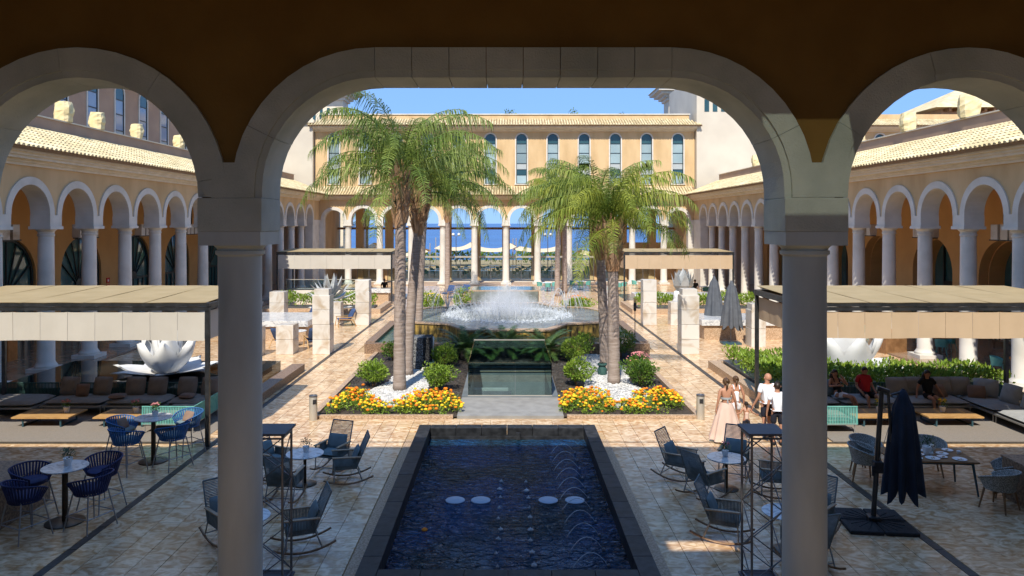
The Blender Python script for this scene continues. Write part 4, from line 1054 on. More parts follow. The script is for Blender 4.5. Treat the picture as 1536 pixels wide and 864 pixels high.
rk = [(-4.15, 17.75, TA, 'slate rope rocking chair with its back to sunlit paving near ash bin, left'), (-3.65, 16.95, TA, 'slate rope rocking chair nearest the pool side of the left marble table'),
      (-4.72, 15.8, TA, 'slate rope rocking chair seen from behind beside left truss tower'), (-5.45, 17.2, TA, 'slate rope rocking chair half hidden behind left truss tower top'),
      (-3.72, 13.45, TB, 'slate rope rocking chair facing left truss tower from pool side'), (-5.16, 13.75, TB, 'slate rope rocking chair half hidden by left grey column'),
      (4.02, 17.15, TC, 'slate rope rocking chair at pool corner in front of right marble table'), (4.30, 15.98, TC, 'slate rope rocking chair seen from behind at right marble table'),
      (5.35, 17.35, TC, 'slate rope rocking chair beyond right marble table near the walking family'), (5.85, 16.1, TC, 'slate rope rocking chair behind right truss tower'),
      (4.08, 13.85, TD, 'slate rope rocking chair facing right truss tower from pool side'), (5.78, 13.95, TD, 'slate rope rocking chair partly behind right grey column'),
      (5.18, 12.75, TD, 'slate rope rocking chair mostly behind the right grey column base')]
for i, (x, y, tt, lb) in enumerate(rk): place(rc, i == 0, x, y, ang_to(x, y, *tt)+random.uniform(-.12, .12), lb, 'slate rope rocking chairs')
pedestal_table('round marble table among left rocking chairs in view', (*TA, 0), .42, .70, .26); pedestal_table('round marble table behind left truss tower', (*TB, 0), .42, .70, .26)
pedestal_table('round marble table among right rocking chairs near family', (*TC, 0), .42, .70, .26); pedestal_table('round marble table behind right truss tower', (*TD, 0), .42, .70, .26)
pot_plant('small dark potted plant on left rocking chair table', (TA[0], TA[1]+.1, .70), 1.1); pot_plant('small dark potted plant on right rocking chair table', (TC[0], TC[1]+.1, .70), 1.1, 'petal_pink')
# ------------------------------------------------------------------ sofas
def sofa_module(label, x0, x1, y0, y1, back, rope, cush, legm='metal_pale', nm='sofa'):
    """seat between x0..x1,y0..y1; back = list of sides with rope panels"""
    t = thing(nm, label, 'sofa', ((x0+x1)/2, (y0+y1)/2, 0)); a, b = (x1-x0)/2, (y1-y0)/2
    m = MB(); m.box(-a, a, -b, b, .24, .29); m.build('seat_frame', legm, t)
    for sx in (-1, 1):
        for sy in (-1, 1):
            m = MB(); m.tube((sx*(a-.05), sy*(b-.05), 0), (sx*(a-.05), sy*(b-.05), .25), .018, n=8); m.build('leg', legm, t, smooth=40)
    m = MB(); cushion(m, 0, 0, .365, 2*a-.03, 2*b-.03, .17, None, .25, 10); m.build('seat_cushion', cush, t, smooth=True)
    for side in back:
        if side in 'NS': p, q = Vector((-a, (b if side == 'N' else -b), .26)), Vector((a, (b if side == 'N' else -b), .26))
        else: p, q = Vector(((a if side == 'E' else -a), -b, .26)), Vector(((a if side == 'E' else -a), b, .26))
        L = (q-p).length; n = int(L/.045); d = (q-p)/L; m = MB(); h = Vector((0, 0, .50))
        for k in range(n):
            c = p+d*(L*(k+.5)/n); s = d*.013; o = Vector((d.y, -d.x, 0))*.006
            m.add([c-s-o, c+s-o, c+s+o, c-s+o, c-s-o+h, c+s-o+h, c+s+o+h, c-s+o+h], [(0, 1, 5, 4), (1, 2, 6, 5), (2, 3, 7, 6), (3, 0, 4, 7), (4, 5, 6, 7)])
        m.build('rope_panel', rope, t)
        m = MB(); m.path([p, p+h, q+h, q], .018, 6); m.build('back_rail', rope, t, smooth=40)
    return t
for i, (x0, x1, lb) in enumerate(((-14.35, -12.45, 'green rope sofa section facing the first low wooden table'), (-12.42, -10.55, 'green rope sofa section in the middle of the lounge'), (-10.52, -8.75, 'green rope sofa section next to teal loveseat'))):
    sofa_module(lb, x0, x1, 22.75, 23.85, 'N', 'rope_green', 'cushion_grey')
sofa_module('green rope sofa section returning at the pergola corner post', -16.4, -14.4, 22.5, 23.85, 'N', 'rope_green', 'cushion_grey')
sofa_module('teal rope loveseat with back to blue bar chairs', -10.2, -8.75, 20.75, 22.6, 'SE', 'rope_teal', 'cushion_grey', nm='loveseat')
sofa_module('teal rope loveseat half hidden by right grey column', 8.4, 9.85, 20.75, 22.4, 'SW', 'rope_teal', 'cushion_grey', nm='loveseat')
for x0, x1, lb in ((8.45, 10.35, 'grey rope sofa section by right pergola post'), (10.38, 12.3, 'grey rope sofa section where couple lounges'), (12.33, 14.35, 'grey rope sofa section where woman in black sits')):
    sofa_module(lb, x0, x1, 22.75, 23.85, 'N', 'rope_green', 'cushion_light')
sofa_module('pale sofa section at the corner turning forward', 14.4, 15.7, 21.9, 23.85, 'NE', 'rope_green', 'cushion_light')
sofa_module('pale sofa section running forward along carpet edge', 14.4, 15.7, 20.0, 21.87, 'E', 'rope_green', 'cushion_light')
for i, (x, y, w, col, lb) in enumerate(((-13.9, 23.6, .62, 'cushion_taupe', 'taupe back cushion leaning at the left end of green sofa'), (-12.85, 23.6, .6, 'cushion_taupe', 'taupe back cushion right of rust square cushion'),
        (-11.8, 23.6, .62, 'cushion_taupe', 'taupe back cushion in the middle sofa section, first of pair'), (-11.1, 23.6, .62, 'cushion_taupe', 'taupe back cushion in the middle sofa section, second of pair'),
        (-10.15, 23.6, .62, 'cushion_taupe', 'taupe back cushion behind small rust pillow'), (-9.4, 23.6, .62, 'cushion_taupe', 'taupe back cushion by teal loveseat corner'))):
    loose_cushion('back_cushion', lb, (x, y, .72), (w, .58, .2), (R(72), 0, random.uniform(-.06, .06)), col, 'taupe back cushions')
loose_cushion('pillow', 'small rust square pillow between two taupe cushions', (-13.35, 23.35, .64), (.42, .40, .14), (R(72), 0, 0), 'cushion_rust')
loose_cushion('pillow', 'rust pillow lying flat on middle green sofa section', (-12.1, 23.05, .52), (.5, .36, .14), (R(6), 0, .3), 'cushion_rust')
loose_cushion('pillow', 'rust pillow lying flat before last taupe cushion', (-9.95, 23.1, .52), (.5, .36, .14), (R(6), 0, -.2), 'cushion_rust')
for i, (x, y, w, rz, col, lb) in enumerate(((12.45, 23.55, .72, 0, 'cushion_grey', 'large grey back cushion beside woman in black on its left'), (12.95, 23.6, .7, .05, 'cushion_grey', 'grey back cushion hidden behind woman in black'),
        (13.85, 23.6, .72, 0, 'cushion_grey', 'large grey back cushion in sofa corner'), (14.45, 23.6, .72, -.1, 'cushion_grey', 'grey corner cushion behind rust pillow'), (15.1, 23.3, .7, -.7, 'cushion_light', 'slate corner cushion turned diagonally'),
        (15.35, 22.5, .72, -1.4, 'cushion_light', 'slate cushion on forward running sofa'), (15.35, 21.6, .72, -1.5, 'cushion_light', 'pale blue grey cushion on forward sofa in sunlight'), (15.35, 20.7, .72, -1.55, 'cushion_light', 'pale cushion at the near end of forward sofa'))):
    loose_cushion('back_cushion', lb, (x, y, .72), (w, .58, .22), (R(70), 0, rz), col, 'grey back cushions')
loose_cushion('pillow', 'rust pillow on grey sofa by woman in black', (13.65, 23.3, .62), (.5, .42, .15), (R(60), 0, .3), 'cushion_rust')
loose_cushion('pillow', 'rust pillow in the sofa corner', (14.75, 23.2, .62), (.5, .42, .15), (R(62), 0, -.4), 'cushion_rust')
loose_cushion('back_cushion', 'slate cushion under reclining woman', (10.25, 23.5, .70), (.6, .5, .2), (R(60), 0, .3), 'cushion_slate')
def coffee_table(label, x0, x1, y0, y1):
    t = thing('coffee_table', label, 'table', ((x0+x1)/2, (y0+y1)/2, 0)); a, b = (x1-x0)/2, (y1-y0)/2; n = 7
    for k in range(n):
        m = MB(); m.box(-a, a, -b+2*b*k/n+.002, -b+2*b*(k+1)/n-.002, .27, .31); m.build('plank', 'wood', t)
    for sx in (-1, 1):
        x = sx*(a-.28); m = MB(); m.path([(x, -b+.1, .28), (x, -b+.1, .03), (x, b-.1, .03), (x, b-.1, .28)], .028, 6); m.build('leg', 'metal_teal', t)
coffee_table('low teak table with pink flower pot on left carpet', -14.25, -12.6, 21.3, 22.3); coffee_table('low teak table partly behind blue bar chairs', -11.9, -10.25, 21.3, 22.3)
coffee_table('low teak table partly behind folded navy umbrella', 10.1, 11.75, 21.35, 22.35); coffee_table('low teak table before woman in black', 12.2, 13.8, 21.35, 22.35)
pot_plant('pink flowering white pot on left teak table', (-13.0, 21.9, .31), 1.35, 'petal_pink'); pot_plant('pink flowering white pot on teak table behind blue chairs', (-10.95, 21.9, .31), 1.35, 'petal_pink')
pot_plant('cream flowering white pot beside umbrella mast', (11.05, 21.9, .31), 1.35, 'petal_yellow'); pot_plant('cream flowering white pot before woman in black', (12.95, 21.95, .31), 1.35, 'petal_yellow')
# ------------------------------------------------------------------ dining set, right
def dining_chair_proto():
    t = thing('woven_chair', '', 'chair')
    N, M = 22, 6; vs = []
    for j in range(M+1):
        f = j/M
        for i in range(N+1):
            a = R(-50)+R(280)*i/N; h = .36*(1-.55*abs((i-N/2)/(N/2))**2.2); rr = .235+.075*f
            vs.append((rr*cos(a)*1.05, rr*sin(a), .42+h*f))
    F = [(j*(N+1)+i, j*(N+1)+i+1, (j+1)*(N+1)+i+1, (j+1)*(N+1)+i) for j in range(M) for i in range(N)]
    m = MB(); m.add(vs, F); m.add([(x*.94, y*.94, z) for x, y, z in vs], [f[::-1] for f in F]); m.build('woven_shell', 'woven', t, smooth=True)
    top = [Vector(v) for v in vs[-(N+1):]]; m = MB(); m.path(top, .018, 6); m.build('rim', 'woven', t, smooth=True)
    m = MB(); m.lathe([(.01, .40), (.24, .40), (.25, .42), (.24, .455), (.01, .46)], 18, cap=False); m.build('seat', 'woven', t, smooth=40)
    for sx in (-1, 1):
        for sy in (-1, 1):
            m = MB(); m.tube((sx*.17, sy*.16, .41), (sx*.23, sy*.22, 0), .022, .014, 8); m.build('leg', 'wood_brown', t, smooth=40)
    m = MB(); m.box(-.19, .19, -.015, .015, .33, .37); m.box(-.014, .014, -.19, .19, .331, .371); m.build('stretcher', 'wood_brown', t)
    return t
dt = thing('dining_table', 'wooden dining table covered with used white crockery beside navy umbrella', 'table', (9.35, 16.5, 0), R(-4))
for k in range(6):
    m = MB(); m.box(-.9, .9, -.5+k/6+.002, -.5+(k+1)/6-.002, .71, .745); m.build('plank', 'wood_brown', dt)
m = MB(); m.box(-.82, .82, -.42, .42, .66, .709); m.build('apron', 'metal_teal', dt)
for sx in (-1, 1):
    for sy in (-1, 1):
        m = MB(); m.tube((sx*.80, sy*.40, .70), (sx*.88, sy*.47, 0), .03, .02, 8); m.build('leg', 'metal_teal', dt, smooth=40)
dc = dining_chair_proto()
for i, (x, y, rz, lb) in enumerate(((8.25, 17.0, ang_to(8.25, 17.0, 9.3, 16.5), 'grey woven tub chair between column and umbrella mast'), (8.55, 17.55, ang_to(8.55, 17.55, 9.3, 16.4), 'grey woven tub chair behind the umbrella mast'),
                                    (9.95, 17.45, ang_to(9.95, 17.45, 9.6, 16.4), 'grey woven tub chair pushed to far side of dining table'), (10.2, 15.3, ang_to(10.2, 15.3, 9.3, 16.9), 'grey woven tub chair seen from behind near granite block'),
                                    (10.85, 16.0, ang_to(10.85, 16.0, 9.6, 16.6), 'grey woven tub chair between granite block and dining table'))):
    place(dc, i == 0, x, y, rz, lb, 'grey woven tub chairs').scale = (1.18, 1.18, 1.04)
def plate(label, x, y, r, rot=0):
    t = thing('plate', label, 'plate', (x, y, .745), 0, 'crockery on the dining table')
    m = MB(); m.lathe([(r*.6, 0), (r*.95, .012), (r, .018), (r*.93, .017), (r*.6, .007), (.001, .006)], 20, cap=False); m.build('dish', 'china', t, smooth=True)
    rn = random.Random(int(x*100)); m = MB()
    for k in range(5): m.cbox((rn.uniform(-r*.4, r*.4), rn.uniform(-r*.4, r*.4), .012), (.03, .015, .012), Matrix.Rotation(rn.uniform(0, 3), 3, 'Z'))
    m.build('leftovers', 'wood', t); return t
for i, (x, y, r) in enumerate(((9.9, 16.15, .15), (9.35, 16.22, .15), (9.75, 16.55, .13), (10.02, 16.8, .12), (9.5, 16.72, .13), (9.2, 16.5, .12), (9.0, 16.25, .14), (9.62, 16.32, .11), (9.3, 16.85, .13), (8.85, 16.8, .12))):
    plate('used white plate with leftovers on wooden dining table', x, y, r)
def cup(x, y):
    t = thing('cup', 'white coffee cup on dining table', 'cup', (x, y, .745), 0, 'cups on the dining table')
    m = MB(); m.lathe([(.025, 0), (.04, .05), (.042, .07), (.036, .068), (.03, .03), (.001, .02)], 12, cap=False); m.build('body', 'china', t, smooth=True)
    m = MB(); m.path([(.038, 0, .055), (.062, 0, .05), (.06, 0, .03), (.033, 0, .02)], .006, 5); m.build('handle', 'china', t)
for x, y in ((9.7, 16.85), (10.12, 16.55), (9.1, 16.7), (9.45, 16.45)): cup(x, y)
t = thing('milk_jug', 'steel jug beside plant on dining table', 'jug', (9.62, 16.72, .745)); m = MB(); m.lathe([(.05, 0), (.055, .08), (.04, .13), (.045, .16), (.04, .158), (.001, .12)], 14, cap=False); m.build('body', 'steel', t, smooth=True)
m = MB(); m.path([(.045, 0, .14), (.085, 0, .12), (.08, 0, .06), (.05, 0, .04)], .007, 5); m.build('handle', 'steel', t)
pot_plant('dark bushy potted plant on crowded dining table', (9.42, 16.55, .745), 1.5)
# ------------------------------------------------------------------ umbrellas
def closed_canopy(name, m, parent, p, L, r, top_r, folds=7, seed=0, ragged=.3, lean=0, dep=.42):
    rn = random.Random(seed); n = folds*6; rows = 14; vs = []
    ph = [rn.uniform(-.25, .25) for _ in range(folds)]; le = [rn.uniform(0, ragged) for _ in range(folds)]
    for j in range(rows+1):
        f = j/rows
        for i in range(n):
            a = 2*pi*i/n; k = int(i/6) % folds; q = .5+.5*cos((i % 6-3)*pi/3)
            amp = .10+dep*f; rr = (top_r+(r-top_r)*f**.75)*(1-amp*(1-q))
            if f < .12: rr *= .35+.65*f/.12
            z = -L*f-(le[k]*q**.6)*max(0, f-.7)/.3+(.09*(1-q))*max(0, f-.8)/.2
            vs.append((p[0]+rr*cos(a+ph[k]*f*.3)+lean*f, p[1]+rr*sin(a+ph[k]*f*.3), p[2]+z))
    mb = MB(); mb.add(vs, [(j*n+i, (j+1)*n+i, (j+1)*n+(i+1) % n, j*n+(i+1) % n) for j in range(rows) for i in range(n)])
    # flared vent cap on top
    cv = []
    for j in range(5):
        f = j/4
        for i in range(n): 
            a = 2*pi*i/n; q = .5+.5*cos((i % 6-3)*pi/3); rr = (.03+(top_r*1.35-.03)*f)*(1-.22*(1-q)*f); cv.append((p[0]+rr*cos(a), p[1]+rr*sin(a), p[2]+.06-.30*f**1.4-(.05*q*f)))
    o = mb.build(name, m, parent, smooth=True)
    mc = MB(); mc.add(cv, [(j*n+i, (j+1)*n+i, (j+1)*n+(i+1) % n, j*n+(i+1) % n) for j in range(4) for i in range(n)]); mc.build('vent_cap', m, o, smooth=True)
    return o
u = thing('cantilever_umbrella', 'folded navy cantilever umbrella on black weighted base beside dining set', 'umbrella', (7.22, 14.55, 0), R(-6))
for sx in (-1, 1):
    for sy in (-1, 1):
        m = MB(); x0, x1 = sorted((sx*.012, sx*.63)); y0, y1 = sorted((sy*.012, sy*.60)); m.box(x0, x1, y0, y1, 0, .075); m.build('base_slab', 'rubber', u, bev=.02)
        m = MB()
        for k in range(5):
            a = R(8+18*k); m.cbox((sx*.30*cos(a), sy*.30*sin(a), .078), (.5, .014, .012), Matrix.Rotation(atan2(sy*sin(a), sx*cos(a)), 3, 'Z'))
        m.build('base_rib', 'rubber', u)
m = MB(); m.box(-.11, .11, -.11, .11, .075, .16); m.build('mast_foot', 'alu_dark', u, bev=.02)
m = MB(); m.path([(0, 0, .1), (.18, .06, 2.62)], .048, 10); m.build('mast', 'alu_dark', u, smooth=40)
m = MB(); m.cbox((.08, -.01, 1.12), (.17, .16, .22)); m.path([(-.02, -.05, 1.15), (-.02, -.05, .95)], .025, 8); m.build('crank_box', 'rubber', u, bev=.02)
m = MB(); m.path([(.18, .06, 2.60), (.30, .05, 2.55), (.36, .05, 1.6)], .03, 8); m.build('arm', 'alu_dark', u, smooth=40)
m = MB(); m.cbox((.20, .05, 2.62), (.24, .12, .09), Matrix.Rotation(R(18), 3, 'Y')); m.build('arm_hinge', 'alu_dark', u, bev=.02)
m = MB(); m.path([(.10, 0, 1.2), (.30, .03, 1.9)], .006); m.build('strut_cable', 'steel', u)
closed_canopy('canopy', 'umbrella_navy', u, (.58, .05, 2.58), 1.98, .40, .13, 8, 3, .22)
m = MB(); m.tube((.58, .05, 2.66), (.58, .05, .9), .02, n=8); m.build('canopy_pole', 'alu_dark', u)
m = MB(); m.path([(.34, .05, 2.52), (.58, .05, 2.60)], .022, 8); m.build('canopy_arm', 'alu_dark', u)
for x, y, lb, sd in ((11.0, 36.2, 'folded dark grey umbrella in front of marble bar', 5), (11.05, 39.4 - .0, 'folded dark grey umbrella behind its twin near hedge', 8)):
    u = thing('folded_umbrella', lb, 'umbrella', (x, y, 0))
    m = MB(); m.tube((0, 0, .05), (0, 0, 3.1), .03, n=8); m.build('mast', 'steel_dark', u)
    m = MB(); m.box(-.45, .45, -.3, .3, 0, .08); m.build('base', 'metal_teal', u)
    closed_canopy('canopy', 'umbrella_grey', u, (0, -.12, 3.05), 2.15, .56, .12, 8, sd, .35, 0, .22)
# ------------------------------------------------------------------ ash bins, granite blocks
for x, y, lb in ((-5.78, 22.2, 'polished steel ash bin at the left corner of the flower bed'), (5.86, 22.3, 'polished steel ash bin at the right corner of flower bed near family')):
    t = thing('ash_bin', lb, 'bin', (x, y, 0), 0 if x > 0 else .6)
    m = MB(); m.lathe([(.12, 0), (.12, .72), (.118, .725)], 24); m.build('body', 'steel', t, smooth=40)
    m = MB(); m.lathe([(.123, .70), (.123, .745), (.09, .75), (.085, .735), (.001, .735)], 24, cap=False); m.build('ash_tray', 'steel_dark', t, smooth=40)
    m = MB(); m.box(-.055, .055, -.128, -.10, .50, .63); m.build('slot', 'rubber', t)
for x0, x1, y0, y1, h, lb in ((-11.6, -9.72, 14.0, 15.8, .78, 'brown granite block beside navy bar chairs'), (10.72, 12.4, 14.2, 16.0, .85, 'brown granite block beside woven tub chairs')):
    t = thing('granite_block', lb, 'stone block', ((x0+x1)/2, (y0+y1)/2, 0)); m = MB(); m.box(-(x1-x0)/2, (x1-x0)/2, -(y1-y0)/2, (y1-y0)/2, 0, h); m.build('body', 'granite', t, bev=.012)
    m = MB(); m.box(-(x1-x0)/2-.02, (x1-x0)/2+.02, -(y1-y0)/2-.02, (y1-y0)/2+.02, h+.001, h+.05); m.build('top_slab', 'granite', t, bev=.008)
# ------------------------------------------------------------------ lounge chairs and armchairs, middle ground
def lounge_proto():
    t = thing('lounge_chair', '', 'chair')
    for sx in (-1, 1):
        m = MB(); m.path([(sx*.36, -.5, 0), (sx*.36, -.42, .42), (sx*.36, .35, .36), (sx*.36, .55, .0)], .028, 6); m.build('side_frame', 'wood', t)
        m = MB(); m.box(sx*.36-.04, sx*.36+.04, -.45, .35, .50, .535); m.build('armrest', 'wood', t)
        m = MB(); m.tube((sx*.36, -.42, .38), (sx*.36, -.42, .5), .02); m.build('arm_post', 'wood', t)
    m = MB(); cushion(m, 0, -.08, .36, .64, .72, .16, Matrix.Rotation(R(-6), 3, 'X'), .3); m.build('seat_cushion', 'cushion_blue', t, smooth=True)
    m = MB(); cushion(m, 0, .38, .68, .64, .68, .16, Matrix.Rotation(R(62), 3, 'X'), .3); m.build('back_cushion', 'cushion_blue', t, smooth=True)
    return t
lp = lounge_proto()
for i, (x, y, rz, lb) in enumerate(((-9.25, 42.6, -1.1, 'blue cushioned wooden lounge chair between two marble pillars'), (-12.0, 44.6, -1.0, 'blue cushioned wooden lounge chair behind marble bar end'), (-10.6, 35.2, 2.6, 'blue and white cushioned wooden chair behind waist high marble block'),
                                    (-9.2, 35.4, 3.6, 'blue cushioned wooden chair tucked behind tall left pillar'), (-12.6, 35.5, .4, 'wooden armchair with cushions before marble bar'), (-4.6, 58.5, -.6, 'blue lounge chair left of far water table'), (-3.4, 59.2, -.5, 'blue lounge chair right behind far palm trunk'))):
    place(lp, i == 0, x, y, rz, lb, 'blue cushioned lounge chairs')
pedestal_table('round white table between wooden armchairs by marble bar', (-10.15, 36.0, 0), .45, .68, .25)
pot_plant('small green plant on white table by wooden armchairs', (-10.3, 36.0, .68), 1.3)
# ------------------------------------------------------------------ restaurant furniture, far and right
def cafe_chair_proto(m_='rope_teal'):
    t = thing('cafe_chair', '', 'chair')
    N = 12; vs = []
    for f in (0, 1):
        for i in range(N+1):
            a = R(-40)+R(260)*i/N; vs.append(((.22+.05*f)*cos(a), (.22+.05*f)*sin(a), .44+f*.34*(1-.4*abs((i-N/2)/(N/2))**2)))
    F = [(i, i+1, N+2+i, N+1+i) for i in range(N)]
    m = MB(); m.add(vs, F); m.add([(x*.93, y*.93, z) for x, y, z in vs], [q[::-1] for q in F]); m.build('shell', m_, t, smooth=True)
    m = MB(); m.lathe([(.23, .41), (.24, .45), (.01, .46)], 12); m.build('seat', m_, t)
    for sx in (-1, 1):
        for sy in (-1, 1): m = MB(); m.tube((sx*.16, sy*.16, .42), (sx*.22, sy*.22, 0), .016, .012); m.build('leg', m_ if sx else m_, t)
    return t
cc = cafe_chair_proto(); fi = True
def cafe_table(label, x, y, top='wood_orange', group=None):
    t = thing('cafe_table', label, 'table', (x, y, 0), 0, group); m = MB(); m.box(-.4, .4, -.4, .4, .72, .75); m.build('table_top', top, t)
    m = MB(); m.tube((0, 0, .02), (0, 0, .72), .03, n=8); m.build('stem', 'bronze', t)
    m = MB(); m.lathe([(.25, 0), (.25, .02), (.04, .03)], 14); m.build('foot', 'bronze', t)
rn = random.Random(3)
for gx, gy, zone in [(19.6, 28.2, 'r'), (19.7, 33.6, 'r'), (18.3, 38.2, 'r'), (20.3, 42.2, 'r'), (14.6, 48.5, 'm'), (16.0, 60.5, 'm'), (3.6, 64.5, 'f'), (6.6, 66.0, 'f'), (9.6, 64.5, 'f'), (12.2, 66.3, 'f')]:
    nm = {'r': 'inside the right arcade', 'm': 'behind the right marble bars', 'f': 'in front of the far columns'}[zone]
    cafe_table('square wooden cafe table '+nm, gx, gy, 'wood_orange' if zone == 'r' else 'china', 'cafe tables '+nm)
    for k in range(3):
        a = rn.uniform(0, .8)+k*2.1; x, y = gx+.72*cos(a), gy+.72*sin(a)
        place(cc, fi, x, y, ang_to(x, y, gx, gy), 'teal cafe chair '+nm, 'teal cafe chairs '+nm); fi = False
pot_plant('white potted plant on cafe table in the right arcade', (19.5, 28.2, .75), 1.6)
for row, yy in enumerate((80.5, 83.5, 86.5, 90.0)):
    for k in range(11):
        x = -13+2.6*k+.4*row
        t = thing('terrace_table', 'laid table on sea terrace seen through the far arcade', 'table', (x, yy, 0), 0, 'tables on the sea terrace')
        m = MB(); m.box(-.6, .6, -.4, .4, .72, .76); m.build('table_top', ('china', 'marble_grey')[row % 2], t)
        m = MB(); m.tube((0, 0, 0), (0, 0, .72), .05, n=6); m.build('stem', 'bronze', t)
        for sx in (-.9, .9): place(cc, False, x+sx, yy+rn.uniform(-.1, .1), R(-90) if sx < 0 else R(90), 'teal chair on the sea terrace seen through the far arcade', 'teal chairs on the sea terrace')
def sail(label, x, y, w, d, z):
    t = thing('shade_sail', label, 'shade sail', (x, y, 0), 0, 'shade sails on the sea terrace'); N = 10; vs = []
    for j in range(N+1):
        for i in range(N+1):
            u_, v_ = i/N-.5, j/N-.5; zz = z+.75*((abs(u_)*2)**2)*(1 if i > N/2 else .5)-.4*(abs(v_)*2)**2+(.5-abs(u_))*.1
            vs.append((u_*w*(1-.25*(1-(2*v_)**2)), v_*d*(1-.25*(1-(2*u_)**2)), zz))
    m = MB(); m.add(vs, [(j*(N+1)+i, j*(N+1)+i+1, (j+1)*(N+1)+i+1, (j+1)*(N+1)+i) for j in range(N) for i in range(N)]); m.add([(a, b, c-.02) for a, b, c in vs], [((j+1)*(N+1)+i, (j+1)*(N+1)+i+1, j*(N+1)+i+1, j*(N+1)+i) for j in range(N) for i in range(N)]); m.build('fabric', 'sail', t, smooth=True)
    for sx in (-.5, .5):
        m = MB(); m.tube((sx*w, 0, 0), (sx*w, 0, z+1.4), .06, n=8); m.build('mast', 'steel', t)
for k in range(7): sail('cream shade sail on the sea terrace before the water', -20+6.3*k+rn.uniform(-1.2, 1.2), 95+rn.uniform(0, 8), rn.uniform(4.5, 8.5), rn.uniform(4, 7), rn.uniform(1.7, 3.1))
# lamps with twin white globes on the terrace
for x, y in ((-6.2, 92), (-10.5, 92), (5.2, 92)):
    t = thing('globe_lamp', 'twin globe lamp post on the sea terrace', 'lamp', (x, y, 0), 0, 'globe lamps on the sea terrace')
    m = MB(); m.tube((0, 0, 0), (0, 0, 4.3), .06, .04, 8); m.path([(-.3, 0, 4.35), (0, 0, 4.2), (.3, 0, 4.35)], .03); m.build('post', 'steel_dark', t)
    for sx in (-.35, .35):
        m = MB(); m.lathe([(.01, -.2), (.14, -.14), (.2, 0), (.14, .14), (.01, .2)], 12, (sx, 0, 4.5)); m.build('globe', 'china', t, smooth=True)
# bars: counters on the far terrace, the low wall under the far-left pergola
t = thing('glass_counter', 'glass fronted white counter under the far off white pergola', 'counter', (-13.5, 54.6, 0))
m = MB(); m.box(-2.6, 2.6, -.3, .3, 0, 1.0); m.build('body', 'white_paint', t); m = MB(); m.box(-2.6, 2.6, -.3, -.28, 1.0, 1.75); m.build('pane', 'glass_clear', t); m = MB(); m.box(-2.6, 2.6, -.31, -.26, 1.75, 1.8); m.build('rail', 'steel', t)
# ------------------------------------------------------------------ wing details
def pendant(x, y, label):
    t = thing('pendant_lamp', label, 'lamp', (x, y, 0), 0, 'box pendants in the arcades')
    for dy in (-.16, .16):
        m = MB(); m.tube((0, dy, 5.85), (0, dy, 8.12), .03, n=6); m.build('rod', 'frame_dark', t)
    m = MB(); m.box(-.12, .12, -.95, .95, 5.15, 5.2); m.build('tray', 'frame_dark', t)
    for k, dy in enumerate((-.68, -.12, .5)):
        m = MB(); m.box(-.2, .2, dy-.22, dy+.22, 5.2, 5.85); m.build('box_shade', 'marble', t, bev=.01)
for k in range(5):
    pendant(-21.0, 30.95+6.1*k, 'rod hung pendant of pale stone boxes in the left arcade'); pendant(21.1, 31.2+6.1*k, 'rod hung pendant of pale stone boxes in the right arcade')
def cloth_cover(label, x, y, s, z=10.6, g=None):
    t = thing('covered_floodlight', label, 'cover', (x, y, z), random.uniform(-.5, .5), g); rn2 = random.Random(int(y*10)); N = 7; vs = []; fs = []
    M = 12
    for j in range(N+1):
        f = j/N
        for i in range(M):
            a = 2*pi*i/M; sq = 1/max(abs(cos(a)), abs(sin(a)))**.7; rr = s*.38*sq*(.86+.2*sin(pi*f))*(1+rn2.uniform(-.09, .09)); vs.append((rr*cos(a), rr*sin(a)*.8, s*.95*f+rn2.uniform(-.03, .03)*s*(f > 0)))
    m = MB(); m.add(vs, [(j*M+i, j*M+(i+1) % M, (j+1)*M+(i+1) % M, (j+1)*M+i) for j in range(N) for i in range(M)]+[tuple(range(N*M, N*M+M))]); m.build('cloth', 'cover_cloth', t)
    m = MB(); m.box(-s*.2, s*.2, -s*.15, s*.15, -.01, .12); m.build('bracket', 'frame_dark', t)
for y, s in ((34.4, 1.0), (37.2, .92), (41.2, .84), (46.5, .86), (52.3, .84), (58.5, .84)): cloth_cover('floodlight wrapped in crumpled yellow cloth on left wing parapet', -20.55, y, s, g='covered floodlights on the left parapet')
for y, s in ((33.0, 1.1), (38.0, 1.0), (43.5, 1.0), (50, .95), (61, .95)): cloth_cover('floodlight wrapped in crumpled yellow cloth on right wing parapet', 20.65, y, s, g='covered floodlights on the right parapet')
for x, y, lb in ((23.98, 39.0, 'red fire safety sign pair on right arcade back wall'), (-23.98, 44.6, 'red fire safety sign pair on left arcade back wall')):
    t = thing('fire_sign', lb, 'sign', (x, y, 0))
    for z in (1.9, 2.3):
        m = MB(); m.box(-.02, .02, -.17, .17, z, z+.32); m.build('sign_board', 'sign_red', t)
        m = MB(); m.box(-.025, .025, -.07, .07, z+.09, z+.22); m.build('symbol', 'china', t)
t = thing('wooden_cabinet', 'tall orange wooden cabinet standing inside the left arcade', 'cabinet', (-21.6, 31.6, 0)); m = MB(); m.box(-.55, .55, -.3, .3, 0, 2.1); m.build('body', 'wood_orange', t)
for sx in (-.27, .27): m = MB(); m.box(sx-.25, sx+.25, -.32, -.30, .08, 2.02); m.build('door', 'wood_orange', t)
t = thing('waiter_station', 'reddish wooden waiter station by right arcade columns', 'cabinet', (17.6, 33.9, 0), .3); m = MB(); m.box(-.6, .6, -.35, .35, 0, .95); m.build('body', 'wood_brown', t); m = MB(); m.box(-.66, .66, -.4, .4, .95, 1.0); m.build('top', 'wood_orange', t)
